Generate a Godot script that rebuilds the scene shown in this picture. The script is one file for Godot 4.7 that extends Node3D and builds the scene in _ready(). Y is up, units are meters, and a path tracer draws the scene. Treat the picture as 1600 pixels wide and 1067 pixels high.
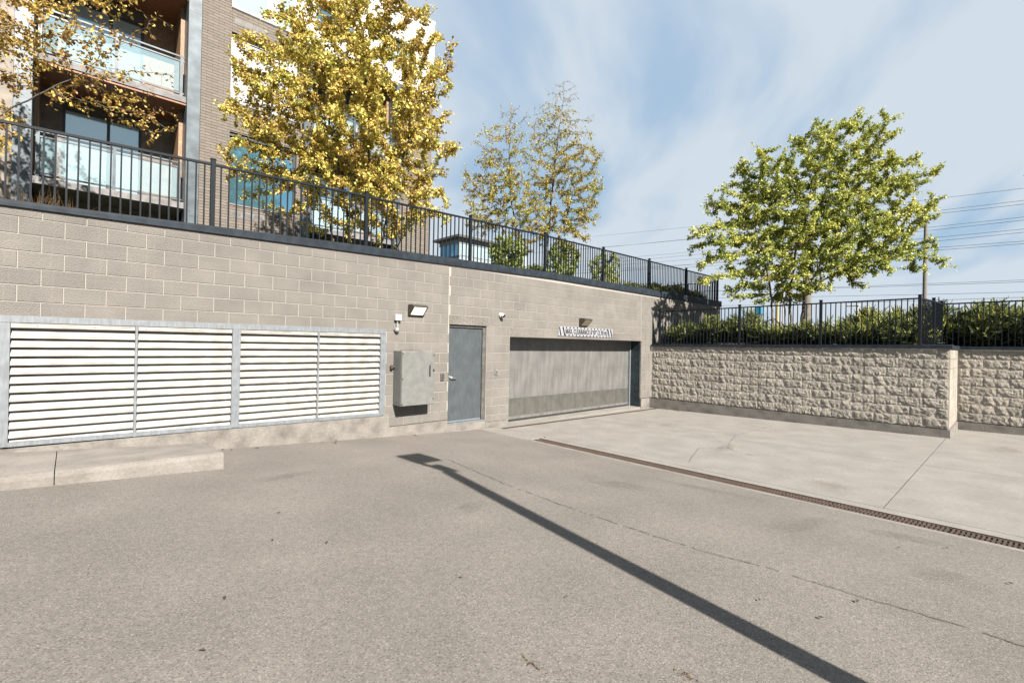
extends Node3D

# ---------------------------------------------------------------- mesh builder
class MB:
	var v := PackedVector3Array()
	var n := PackedVector3Array()
	func tri(a: Vector3, b: Vector3, c: Vector3) -> void:   # counter-clockwise from outside
		var m := (b - a).cross(c - a).normalized()
		v.append(a); v.append(c); v.append(b)
		n.append(m); n.append(m); n.append(m)
	func quad(a: Vector3, b: Vector3, c: Vector3, d: Vector3) -> void:
		tri(a, b, c); tri(a, c, d)
	func tri_n(a: Vector3, b: Vector3, c: Vector3, na: Vector3, nb: Vector3, nc: Vector3) -> void:
		v.append(a); v.append(c); v.append(b)
		n.append(na); n.append(nc); n.append(nb)
	func box(lo: Vector3, hi: Vector3) -> void:
		hull8([Vector3(lo.x, lo.y, lo.z), Vector3(hi.x, lo.y, lo.z), Vector3(hi.x, hi.y, lo.z), Vector3(lo.x, hi.y, lo.z), Vector3(lo.x, lo.y, hi.z), Vector3(hi.x, lo.y, hi.z), Vector3(hi.x, hi.y, hi.z), Vector3(lo.x, hi.y, hi.z)])
	func hull8(p: Array) -> void:   # 0-3 back (-z) lower left, lower right, upper right, upper left; 4-7 the same in front
		quad(p[4], p[5], p[6], p[7]); quad(p[1], p[0], p[3], p[2]); quad(p[0], p[4], p[7], p[3])
		quad(p[5], p[1], p[2], p[6]); quad(p[7], p[6], p[2], p[3]); quad(p[0], p[1], p[5], p[4])
	func cbox(lo: Vector3, hi: Vector3, c: float) -> void:   # all twelve edges chamfered
		var x := [lo.x, lo.x + c, hi.x - c, hi.x]
		var y := [lo.y, lo.y + c, hi.y - c, hi.y]
		var z := [lo.z, lo.z + c, hi.z - c, hi.z]
		for s in [0, 1]:
			var i := 3 if s else 0
			var j := 2 if s else 1
			var f := [[Vector3(x[i], y[1], z[1]), Vector3(x[i], y[2], z[1]), Vector3(x[i], y[2], z[2]), Vector3(x[i], y[1], z[2])], [Vector3(x[1], y[i], z[1]), Vector3(x[1], y[i], z[2]), Vector3(x[2], y[i], z[2]), Vector3(x[2], y[i], z[1])], [Vector3(x[1], y[1], z[i]), Vector3(x[2], y[1], z[i]), Vector3(x[2], y[2], z[i]), Vector3(x[1], y[2], z[i])]]
			for q in f:
				if s: quad(q[0], q[1], q[2], q[3])
				else: quad(q[3], q[2], q[1], q[0])
		var ctr := (lo + hi) * 0.5
		for sx in [0, 1]:
			for sy in [0, 1]:
				var ox := 3 if sx else 0
				var oy := 3 if sy else 0
				var ix := 2 if sx else 1
				var iy := 2 if sy else 1
				out(ctr, [Vector3(x[ox], y[iy], z[1]), Vector3(x[ix], y[oy], z[1]), Vector3(x[ix], y[oy], z[2]), Vector3(x[ox], y[iy], z[2])])
				out(ctr, [Vector3(x[ox], y[1], z[iy]), Vector3(x[ix], y[1], z[oy]), Vector3(x[ix], y[2], z[oy]), Vector3(x[ox], y[2], z[iy])])
				out(ctr, [Vector3(x[1], y[ox], z[iy]), Vector3(x[1], y[ix], z[oy]), Vector3(x[2], y[ix], z[oy]), Vector3(x[2], y[ox], z[iy])])
				for sz in [0, 1]:
					var oz := 3 if sz else 0
					var iz := 2 if sz else 1
					out(ctr, [Vector3(x[ox], y[iy], z[iz]), Vector3(x[ix], y[oy], z[iz]), Vector3(x[ix], y[iy], z[oz])])
	func out(ctr: Vector3, q: Array) -> void:   # a face turned away from ctr
		var m: Vector3 = (q[1] - q[0]).cross(q[2] - q[0])
		if m.dot(q[0] - ctr) < 0.0: q.reverse()
		if q.size() == 3: tri(q[0], q[1], q[2])
		else: quad(q[0], q[1], q[2], q[3])
	func prism(poly: PackedVector2Array, axis: int, a: float, b: float) -> void:   # a convex outline swept along axis: 0 x (outline z,y), 1 y (outline x,z), 2 z (outline x,y)
		var at := func(p: Vector2, t: float) -> Vector3:
			return Vector3(t, p.y, p.x) if axis == 0 else Vector3(p.x, t, p.y) if axis == 1 else Vector3(p.x, p.y, t)
		var mid := Vector2.ZERO
		for p in poly: mid += p
		mid /= poly.size()
		var ctr: Vector3 = at.call(mid, (a + b) * 0.5)
		for i in poly.size():
			var p := poly[i]
			var q := poly[(i + 1) % poly.size()]
			out(ctr, [at.call(p, a), at.call(q, a), at.call(q, b), at.call(p, b)])
			out(ctr, [at.call(mid, a), at.call(p, a), at.call(q, a)])
			out(ctr, [at.call(mid, b), at.call(p, b), at.call(q, b)])
	func tube(a: Vector3, b: Vector3, ra: float, rb: float, sides := 6, caps := false) -> void:
		var d := (b - a).normalized()
		var u := d.cross(Vector3.UP if absf(d.y) < 0.9 else Vector3.RIGHT).normalized()
		var w := d.cross(u)
		for i in sides:
			var t0 := TAU * i / sides
			var t1 := TAU * (i + 1) / sides
			var n0 := u * cos(t0) + w * sin(t0)
			var n1 := u * cos(t1) + w * sin(t1)
			tri_n(a + n0 * ra, a + n1 * ra, b + n1 * rb, n0, n1, n1)
			tri_n(a + n0 * ra, b + n1 * rb, b + n0 * rb, n0, n1, n0)
			if caps:
				tri(a, a + n1 * ra, a + n0 * ra)
				tri(b, b + n0 * rb, b + n1 * rb)
	func ball(c: Vector3, r: float, seg := 10, squash := Vector3.ONE) -> void:
		for i in seg:
			for j in seg:
				var q := []
				for k in [[0, 0], [1, 0], [1, 1], [0, 1]]:
					var a: float = TAU * (i + k[0]) / seg
					var b: float = PI * (j + k[1]) / seg - PI / 2
					q.append(Vector3(cos(b) * cos(a), sin(b), cos(b) * sin(a)))
				for t in [[0, 2, 1], [0, 3, 2]]:
					tri_n(c + q[t[0]] * r * squash, c + q[t[1]] * r * squash, c + q[t[2]] * r * squash, q[t[0]], q[t[1]], q[t[2]])
	func mesh() -> ArrayMesh:
		var a := []
		a.resize(Mesh.ARRAY_MAX)
		a[Mesh.ARRAY_VERTEX] = v
		a[Mesh.ARRAY_NORMAL] = n
		var m := ArrayMesh.new()
		m.add_surface_from_arrays(Mesh.PRIMITIVE_TRIANGLES, a)
		return m

var taken := {}
var M := {}
var T := {}
var rng := RandomNumberGenerator.new()

func numbered(called: String) -> String:
	var k: int = taken.get(called, 0)
	taken[called] = k + 1
	return called if k == 0 else "%s_%03d" % [called, k]

func tag(o: Node3D, label: String, category: String, group := "") -> Node3D:
	o.set_meta("label", label); o.set_meta("category", category)
	if group: o.set_meta("group", group)
	return o

func thing(called: String, label: String, category: String, at := Vector3.ZERO, group := "") -> Node3D:
	var o := Node3D.new()
	o.name = numbered(called)
	add_child(o)
	o.position = at
	return tag(o, label, category, group)

func part(called: String, mesh: Mesh, m: Material, parent: Node3D, at := Vector3.ZERO) -> MeshInstance3D:   # at: in the world; parents are only moved, not turned
	var o := MeshInstance3D.new()
	o.mesh = mesh
	o.material_override = m
	if parent == self:
		o.name = numbered(called)
		add_child(o)
	else:
		var k: int = parent.get_meta("n_" + called, 0)
		parent.set_meta("n_" + called, k + 1)
		o.name = called if k == 0 else "%s_%03d" % [called, k]
		parent.add_child(o, true)
	var base := Vector3.ZERO
	var up: Node = parent
	while up != self:
		base += up.position
		up = up.get_parent()
	o.position = at - base
	return o

func struct(called: String, mesh: Mesh, m: Material) -> MeshInstance3D:
	var o := part(called, mesh, m, self)
	o.set_meta("kind", "structure")
	return o

func boxm(lo: Vector3, hi: Vector3, c := 0.0) -> ArrayMesh:
	var b := MB.new()
	if c > 0.0: b.cbox(lo, hi, c)
	else: b.box(lo, hi)
	return b.mesh()

# ---------------------------------------------------------------- textures and materials
func noise_tex(sd: int, freq: float, oct: int, lo: float, hi: float, size := 512, gamma := 1.0, kind := 0) -> ImageTexture:
	var f := FastNoiseLite.new()
	f.seed = sd
	f.frequency = freq
	f.fractal_octaves = oct
	f.noise_type = FastNoiseLite.TYPE_CELLULAR if kind == 1 else FastNoiseLite.TYPE_SIMPLEX_SMOOTH
	if kind == 1:
		f.cellular_return_type = FastNoiseLite.RETURN_CELL_VALUE
	var im := f.get_seamless_image(size, size)
	im.convert(Image.FORMAT_L8)
	var d := im.get_data()
	for i in d.size():
		d[i] = clampi(int(255.0 * (lo + (hi - lo) * pow(d[i] / 255.0, gamma))), 0, 255)
	return ImageTexture.create_from_image(Image.create_from_data(size, size, false, Image.FORMAT_L8, d))

func speck_tex(sd: int, size: int, base: float, spread: float, light: float, dark: float, big: int) -> ImageTexture:   # asphalt: stones of a few pixels, light and dark
	rng.seed = sd
	var f := FastNoiseLite.new()
	f.seed = sd
	f.frequency = 0.02
	var im := f.get_seamless_image(size, size)
	im.convert(Image.FORMAT_L8)
	var d := im.get_data()
	for i in d.size():
		d[i] = clampi(int(255.0 * (base + 0.10 * (d[i] / 255.0 - 0.5) + spread * (rng.randf() + rng.randf() - 1.0))), 0, 255)
	for k in big:
		var x := rng.randi() % size
		var y := rng.randi() % size
		var r := rng.randi_range(1, 3)
		var t := light if rng.randf() < 0.55 else dark
		t = lerpf(base, t, rng.randf_range(0.3, 1.0))
		for j in range(-r, r + 1):
			for i in range(-r, r + 1):
				if i * i + j * j <= r * r - (1 if r > 1 and rng.randf() < 0.4 else 0):
					d[posmod(y + j, size) * size + posmod(x + i, size)] = clampi(int(255.0 * t), 0, 255)
	return ImageTexture.create_from_image(Image.create_from_data(size, size, false, Image.FORMAT_L8, d))

func mat(called: String, c: Color, rough := 0.85, metal := 0.0, opt := {}) -> StandardMaterial3D:   # c: linear base colour
	var m := StandardMaterial3D.new()
	m.resource_name = called
	m.albedo_color = c.linear_to_srgb()
	m.roughness = rough
	m.metallic = metal
	if opt.has("tex"):
		m.albedo_texture = T[opt.tex]
		m.uv1_triplanar = true
		m.uv1_world_triplanar = true
		m.uv1_scale = opt.get("scale", Vector3.ONE)
	if opt.has("height"):
		m.heightmap_enabled = true
		m.heightmap_texture = T[opt.height]
		m.heightmap_scale = opt.get("relief", 0.3)
		m.uv1_triplanar = true
		m.uv1_world_triplanar = true
		m.uv1_scale = opt.get("scale", Vector3.ONE)
	if opt.has("detail"):
		m.detail_enabled = true
		m.detail_albedo = T[opt.detail]
		m.detail_blend_mode = BaseMaterial3D.BLEND_MODE_MUL
		m.detail_uv_layer = BaseMaterial3D.DETAIL_UV_2
		m.uv2_triplanar = true
		m.uv2_world_triplanar = true
		m.uv2_scale = opt.get("dscale", Vector3.ONE * 0.2)
	if opt.has("rtex"):
		m.roughness_texture = T[opt.rtex]
	M[called] = m
	return m

func make_materials() -> void:
	T.soft = noise_tex(1, 0.012, 4, 0.72, 1.0)
	T.mottle = noise_tex(2, 0.03, 5, 0.70, 1.0)
	T.grain = noise_tex(3, 0.12, 4, 0.0, 1.0)
	T.rough = noise_tex(4, 0.05, 5, 0.0, 1.0)
	T.blotch = noise_tex(5, 0.008, 5, 0.78, 1.0, 512, 0.8)
	T.stain = noise_tex(6, 0.010, 5, 0.62, 1.0, 512, 0.55)
	T.spangle = noise_tex(7, 0.05, 1, 0.72, 1.0, 512, 1.0, 1)
	T.fine = noise_tex(16, 0.09, 4, 0.78, 1.0)
	T.faint = noise_tex(15, 0.012, 4, 0.87, 1.0)
	T.aspha = speck_tex(11, 1024, 0.80, 0.075, 1.0, 0.58, 26000)
	T.asphb = speck_tex(12, 1024, 0.5, 0.16, 1.0, 0.0, 50000)
	T.conc = speck_tex(13, 1024, 0.86, 0.05, 1.0, 0.62, 2500)
	T.wood = noise_tex(14, 0.02, 4, 0.55, 1.0)
	mat("asphalt", Color(0.188, 0.171, 0.155), 0.93, 0.0, {"tex": "aspha", "height": "asphb", "relief": 0.16, "scale": Vector3.ONE * 0.60, "detail": "faint", "dscale": Vector3.ONE * 0.11})
	mat("concrete", Color(0.228, 0.216, 0.200), 0.9, 0.0, {"tex": "conc", "height": "grain", "relief": 0.12, "scale": Vector3.ONE * 0.7, "detail": "faint", "dscale": Vector3.ONE * 0.23})
	mat("kerb_concrete", Color(0.232, 0.215, 0.198), 0.9, 0.0, {"tex": "conc", "height": "rough", "relief": 0.25, "scale": Vector3.ONE * 0.9, "detail": "blotch", "dscale": Vector3.ONE * 0.4})
	mat("footing_concrete", Color(0.212, 0.198, 0.182), 0.92, 0.0, {"tex": "conc", "height": "rough", "relief": 0.35, "scale": Vector3.ONE * 0.8, "detail": "stain", "dscale": Vector3.ONE * 0.45})
	mat("joint_filler", Color(0.045, 0.040, 0.035), 0.95)
	mat("crack", Color(0.045, 0.040, 0.034), 0.97)
	mat("split_mortar", Color(0.40, 0.37, 0.33), 0.95)
	mat("mortar", Color(0.205, 0.193, 0.178), 0.95, 0.0, {"height": "grain", "relief": 0.1, "scale": Vector3.ONE * 1.5})
	var tones := [0.985, 1.0, 1.015, 1.03, 0.965]
	for k in 5:
		var t: float = tones[k]
		mat("block_%d" % k, Color(0.176, 0.166, 0.154) * t, 0.95, 0.0, {"tex": "fine", "height": "rough", "relief": 0.9, "scale": Vector3(1.9 + 0.2 * k, 2.6, 1.9), "detail": "faint", "dscale": Vector3.ONE * 0.21})
		mat("split_%d" % k, Color(0.390, 0.358, 0.312) * t, 0.96, 0.0, {"tex": "fine", "height": "rough", "relief": 1.5, "scale": Vector3.ONE * (2.2 + 0.2 * k), "detail": "blotch", "dscale": Vector3.ONE * 0.3})
		mat("brick_%d" % k, Color(0.165, 0.135, 0.108) * t, 0.9)
	mat("lintel", Color(0.180, 0.168, 0.155), 0.95, 0.0, {"tex": "mottle", "height": "rough", "relief": 0.5, "scale": Vector3.ONE * 1.2, "detail": "blotch"})
	mat("dark_metal", Color(0.0060, 0.0085, 0.0120), 0.5, 0.0, {}).metallic_specular = 0.25
	mat("cap_metal", Color(0.021, 0.028, 0.037), 0.55, 0.0, {"tex": "soft", "scale": Vector3.ONE * 0.7}).metallic_specular = 0.2
	mat("galvanised", Color(0.170, 0.190, 0.210), 0.5, 0.25, {"tex": "faint", "scale": Vector3(5.0, 0.6, 5.0), "detail": "faint", "dscale": Vector3.ONE * 1.1})
	mat("louvre_paint", Color(0.325, 0.318, 0.305), 0.42, 0.25, {"tex": "soft", "scale": Vector3(0.5, 3.0, 0.5)})
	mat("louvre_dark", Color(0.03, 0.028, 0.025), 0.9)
	mat("louvre_back", Color(0.30, 0.27, 0.24), 0.9)
	mat("cabinet_paint", Color(0.117, 0.120, 0.118), 0.45, 0.0, {"tex": "faint", "scale": Vector3.ONE * 0.9})
	mat("door_paint", Color(0.056, 0.066, 0.075), 0.4, 0.0, {"tex": "faint", "scale": Vector3.ONE * 0.5, "detail": "faint", "dscale": Vector3(3.0, 0.6, 3.0)})
	mat("frame_paint", Color(0.085, 0.082, 0.076), 0.5, 0.0, {"tex": "soft", "scale": Vector3.ONE * 0.9})
	mat("steel_sheet", Color(0.152, 0.152, 0.150), 0.5, 0.25, {"tex": "faint", "scale": Vector3(0.40, 0.30, 0.40), "detail": "faint", "dscale": Vector3(1.2, 0.16, 1.2)})
	mat("steel_sheet_low", Color(0.108, 0.107, 0.099), 0.45, 0.30, {"tex": "faint", "scale": Vector3(0.5, 0.5, 0.5), "detail": "faint", "dscale": Vector3(1.0, 0.2, 1.0)})
	mat("jamb_steel", Color(0.040, 0.057, 0.070), 0.35, 0.5, {"tex": "stain", "scale": Vector3.ONE * 0.9})
	mat("chrome", Color(0.55, 0.55, 0.55), 0.25, 1.0)
	mat("black_rubber", Color(0.012, 0.012, 0.012), 0.7)
	mat("white_plastic", Color(0.36, 0.36, 0.35), 0.4)
	mat("grey_plastic", Color(0.16, 0.165, 0.165), 0.5)
	mat("bronze_plastic", Color(0.034, 0.030, 0.025), 0.5)
	mat("lens_off", Color(0.22, 0.20, 0.125), 0.25)
	var on := mat("lens_on", Color(0.8, 0.78, 0.7), 0.3)
	on.emission_enabled = true
	on.emission = Color(1.0, 0.95, 0.82)
	on.emission_energy_multiplier = 0.30
	mat("sign_white", Color(0.180, 0.185, 0.205), 0.5)
	mat("sign_black", Color(0.003, 0.003, 0.007), 0.7).metallic_specular = 0.15
	mat("rust_iron", Color(0.060, 0.040, 0.029), 0.8, 0.2, {"tex": "stain", "height": "grain", "relief": 0.2, "scale": Vector3.ONE * 1.4})
	mat("channel_dark", Color(0.010, 0.008, 0.007), 0.95)
	mat("soil", Color(0.020, 0.015, 0.010), 1.0, 0.0, {"tex": "mottle", "height": "rough", "relief": 2.0, "scale": Vector3.ONE})
	mat("lawn", Color(0.050, 0.056, 0.022), 1.0, 0.0, {"tex": "mottle", "height": "rough", "relief": 2.0, "scale": Vector3.ONE * 0.8})
	mat("bark_birch", Color(0.115, 0.085, 0.066), 0.95, 0.0, {"tex": "wood", "height": "rough", "relief": 1.2, "scale": Vector3(4.0, 2.0, 4.0)})
	mat("bark_grey", Color(0.105, 0.088, 0.075), 0.95, 0.0, {"tex": "wood", "height": "rough", "relief": 1.0, "scale": Vector3(4.0, 2.0, 4.0)})
	mat("bark_pale", Color(0.165, 0.132, 0.112), 0.95, 0.0, {"tex": "wood", "height": "rough", "relief": 1.2, "scale": Vector3(3.0, 2.0, 3.0)})
	for k in ["leaf", "needle"]:
		var lm := mat(k, Color(1, 1, 1), 0.5)
		lm.vertex_color_use_as_albedo = true
		lm.backlight_enabled = true
		lm.backlight = Color(0.6, 0.6, 0.6).linear_to_srgb() if k == "leaf" else Color(0.2, 0.2, 0.2).linear_to_srgb()
	mat("dead_leaf", Color(0.030, 0.020, 0.012), 0.9)
	mat("yellow_leaf", Color(0.18, 0.12, 0.03), 0.8)
	mat("dry_stalk", Color(0.105, 0.062, 0.025), 0.9)
	mat("clad_metal", Color(0.075, 0.096, 0.116), 0.4, 0.3, {"tex": "soft", "scale": Vector3.ONE * 0.4})
	mat("brick_mortar", Color(0.085, 0.075, 0.066), 0.95)
	mat("white_panel", Color(0.40, 0.40, 0.41), 0.5)
	mat("cream_panel", Color(0.155, 0.130, 0.106), 0.6, 0.0, {"tex": "soft", "scale": Vector3.ONE * 0.5})
	mat("slab_concrete", Color(0.165, 0.162, 0.170), 0.8, 0.0, {"tex": "soft", "scale": Vector3.ONE * 0.6})
	mat("soffit_wood", Color(0.300, 0.115, 0.048), 0.55, 0.0, {"tex": "wood", "scale": Vector3(0.5, 4.0, 6.0)})
	mat("wall_wood", Color(0.270, 0.160, 0.085), 0.6, 0.0, {"tex": "wood", "scale": Vector3(4.0, 0.5, 4.0)})
	mat("frame_dark", Color(0.018, 0.020, 0.023), 0.45)
	mat("frame_white", Color(0.38, 0.38, 0.39), 0.45)
	mat("glass_blue", Color(0.16, 0.36, 0.47), 0.04, 0.85)
	mat("glass_pale", Color(0.42, 0.55, 0.60), 0.06, 0.6)
	mat("curtain", Color(0.36, 0.37, 0.38), 0.8, 0.0, {"tex": "soft", "scale": Vector3(4.0, 0.1, 4.0)})
	var g := mat("glass_clear", Color(0.22, 0.33, 0.38), 0.03)
	g.transparency = BaseMaterial3D.TRANSPARENCY_ALPHA
	g.albedo_color.a = 0.32
	mat("pole_wood", Color(0.180, 0.165, 0.145), 0.9, 0.0, {"tex": "wood", "scale": Vector3(3.0, 0.4, 3.0)})
	mat("pole_yellow", Color(0.30, 0.22, 0.06), 0.6)
	mat("pole_white", Color(0.32, 0.32, 0.33), 0.5)
	mat("wire", Color(0.05, 0.055, 0.065), 0.6)
	mat("sign_blue", Color(0.02, 0.15, 0.26), 0.5)
	mat("lamp_post_paint", Color(0.03, 0.03, 0.03), 0.5)
	mat("tower_glass", Color(0.10, 0.25, 0.36), 0.06, 0.7)
	mat("tower_pale", Color(0.16, 0.175, 0.185), 0.7)

# ---------------------------------------------------------------- ground heights
func ground_y(x: float, z: float) -> float:
	var zz := clampf(z, -1.0, 14.0)
	var xx := maxf(x, -8.0)
	return (-0.50 + 0.053 * (6.3 - xx) if xx < 6.3 else -0.497 - 0.012 * (xx - 6.3)) + 0.0215 * zz

func pave_edge(z: float) -> float:   # where asphalt meets concrete
	return 6.61 - 0.070 * z

func sheet(fx0: Callable, fx1: Callable, z0: float, z1: float, nx: int, nz: int, lift: float, bumps := 0.0) -> ArrayMesh:
	var b := MB.new()
	var f := FastNoiseLite.new()
	f.seed = 5
	f.frequency = 0.35
	var at := func(i: int, j: int) -> Vector3:
		var z := lerpf(z0, z1, float(j) / nz)
		var x := lerpf(fx0.call(z), fx1.call(z), float(i) / nx)
		return Vector3(x, ground_y(x, z) + lift + bumps * f.get_noise_2d(x, z), z)
	for j in nz:
		for i in nx:
			b.quad(at.call(i, j), at.call(i, j + 1), at.call(i + 1, j + 1), at.call(i + 1, j))
	return b.mesh()

func slab(x0: Callable, x1: Callable, z0: float, z1: float, nz: int, top := 0.0, thick := 0.12) -> ArrayMesh:   # a slab that follows the ground, with its sides
	var b := MB.new()
	for j in nz:
		var za := lerpf(z0, z1, float(j) / nz)
		var zb := lerpf(z0, z1, float(j + 1) / nz)
		var p := [Vector3(x0.call(za), 0, za), Vector3(x1.call(za), 0, za), Vector3(x1.call(zb), 0, zb), Vector3(x0.call(zb), 0, zb)]
		var u := []
		var l := []
		for q in p:
			u.append(Vector3(q.x, ground_y(q.x, q.z) + top, q.z))
			l.append(Vector3(q.x, ground_y(q.x, q.z) + top - thick, q.z))
		b.quad(u[3], u[2], u[1], u[0])
		b.quad(l[3], u[3], u[0], l[0])
		b.quad(l[1], u[1], u[2], l[2])
		if j == 0: b.quad(l[0], u[0], u[1], l[1])
		if j == nz - 1: b.quad(l[2], u[2], u[3], l[3])
	return b.mesh()

func crack_strip(pts: Array, w: float, sd: int, lift := 0.004) -> ArrayMesh:   # a ragged dark line
	var b := MB.new()
	var r := RandomNumberGenerator.new()
	r.seed = sd
	var line := []
	for k in pts.size() - 1:
		var a: Vector2 = pts[k]
		var c: Vector2 = pts[k + 1]
		var steps := maxi(2, int(a.distance_to(c) / 0.045))
		for s in steps:
			line.append(a.lerp(c, float(s) / steps) + Vector2(r.randf_range(-1, 1), r.randf_range(-1, 1)) * 0.010)
	line.append(pts[-1])
	for k in line.size() - 1:
		if r.randf() < 0.10: continue
		var a: Vector2 = line[k]
		var c: Vector2 = line[k + 1]
		var s := (c - a).normalized().orthogonal()
		var wa := w * (0.25 + 0.75 * r.randf())
		var wc := w * (0.25 + 0.75 * r.randf())
		var q := []
		for p in [a - s * wa, c - s * wc, c + s * wc, a + s * wa]:
			q.append(Vector3(p.x, ground_y(p.x, p.y) + lift, p.y))
		if (q[1] - q[0]).cross(q[2] - q[0]).y < 0.0: q.reverse()
		b.quad(q[0], q[1], q[2], q[3])
	return b.mesh()

# ---------------------------------------------------------------- masonry
func cap_under(x: float) -> float:   # underside of the metal cap along the main wall
	return 2.895 + 0.0182 * minf(x, 8.8) - 0.004 * maxf(0.0, x - 8.8)

func cap_top(x: float) -> float:
	return 2.977 + 0.034 * minf(x, 4.0) + 0.020 * (clampf(x, 4.0, 9.0) - 4.0) + 0.003 * maxf(0.0, x - 9.0)

func clip_top(poly: PackedVector2Array, c0: float, k: float) -> PackedVector2Array:   # keep what lies under y = c0 + k x
	var r := PackedVector2Array()
	for i in poly.size():
		var p := poly[i]
		var q := poly[(i + 1) % poly.size()]
		var dp := p.y - (c0 + k * p.x)
		var dq := q.y - (c0 + k * q.x)
		if dp <= 0.0: r.append(p)
		if dp * dq < 0.0: r.append(p.lerp(q, dp / (dp - dq)))
	return r

func block_poly(poly: PackedVector2Array, c: float, back: float) -> ArrayMesh:   # one block with eased edges; front at z 0
	var b := MB.new()
	var ctr2 := Vector2.ZERO
	for p in poly: ctr2 += p
	ctr2 /= poly.size()
	var ctr := Vector3(ctr2.x, ctr2.y, -0.02)
	var inner := PackedVector2Array()
	for p in poly: inner.append(p + Vector2(signf(ctr2.x - p.x), signf(ctr2.y - p.y)) * c)
	for i in poly.size():
		var j := (i + 1) % poly.size()
		b.out(ctr, [Vector3(poly[i].x, poly[i].y, -c), Vector3(poly[j].x, poly[j].y, -c), Vector3(inner[j].x, inner[j].y, 0), Vector3(inner[i].x, inner[i].y, 0)])
		b.out(ctr, [Vector3(poly[i].x, poly[i].y, -c), Vector3(poly[j].x, poly[j].y, -c), Vector3(poly[j].x, poly[j].y, -back), Vector3(poly[i].x, poly[i].y, -back)])
		b.out(Vector3(ctr2.x, ctr2.y, -1), [Vector3(ctr2.x, ctr2.y, 0), Vector3(inner[i].x, inner[i].y, 0), Vector3(inner[j].x, inner[j].y, 0)])
	return b.mesh()

func rect(x0: float, y0: float, x1: float, y1: float) -> PackedVector2Array:
	return PackedVector2Array([Vector2(x0, y0), Vector2(x1, y0), Vector2(x1, y1), Vector2(x0, y1)])

func split_block(sd: int, w: float, h: float) -> ArrayMesh:   # split face, front towards +z, lower left corner at the origin
	var b := MB.new()
	var f := FastNoiseLite.new()
	f.seed = sd
	f.frequency = 8.0
	f.fractal_octaves = 3
	var g := FastNoiseLite.new()
	g.seed = sd + 77
	g.noise_type = FastNoiseLite.TYPE_CELLULAR
	g.cellular_return_type = FastNoiseLite.RETURN_CELL_VALUE
	g.frequency = 13.0
	var nx := 14
	var ny := 7
	var lean := Vector2(sin(sd * 12.9898), cos(sd * 78.233)) * 0.010
	var p := []
	for j in ny + 1:
		for i in nx + 1:
			var u := float(i) / nx
			var t := float(j) / ny
			var edge := minf(minf(u, 1.0 - u) * w / h, minf(t, 1.0 - t)) * 2.0
			var x := u * w
			var y := t * h
			if i > 0 and i < nx: x += 0.011 * f.get_noise_2d(x * 2.0 + 5.0, y * 2.0)
			if j > 0 and j < ny: y += 0.010 * f.get_noise_2d(x * 2.0, y * 2.0 + 9.0)
			var rag := 0.015 * f.get_noise_2d(x, y) + 0.008 * g.get_noise_2d(x, y) + lean.x * (u - 0.5) + lean.y * (t - 0.5)
			var d := 0.004 + 0.009 * smoothstep(0.0, 0.45, edge) + rag * (0.40 + 0.60 * smoothstep(0.0, 0.4, edge))
			p.append(Vector3(x, y, maxf(d, -0.004)))
	for j in ny:
		for i in nx:
			var a: Vector3 = p[j * (nx + 1) + i]
			var c: Vector3 = p[j * (nx + 1) + i + 1]
			var d: Vector3 = p[(j + 1) * (nx + 1) + i + 1]
			var e: Vector3 = p[(j + 1) * (nx + 1) + i]
			if (i + j + sd) % 2: b.quad(a, c, d, e)
			else: b.quad(c, d, e, a)
	var ctr := Vector3(w / 2, h / 2, 0)
	for i in nx:
		for j in [0, ny]:
			var a: Vector3 = p[j * (nx + 1) + i]
			var c: Vector3 = p[j * (nx + 1) + i + 1]
			b.out(ctr, [a, c, Vector3(c.x, c.y, -0.02), Vector3(a.x, a.y, -0.02)])
	for j in ny:
		for i in [0, nx]:
			var a: Vector3 = p[j * (nx + 1) + i]
			var c: Vector3 = p[(j + 1) * (nx + 1) + i]
			b.out(ctr, [a, c, Vector3(c.x, c.y, -0.02), Vector3(a.x, a.y, -0.02)])
	return b.mesh()

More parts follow.
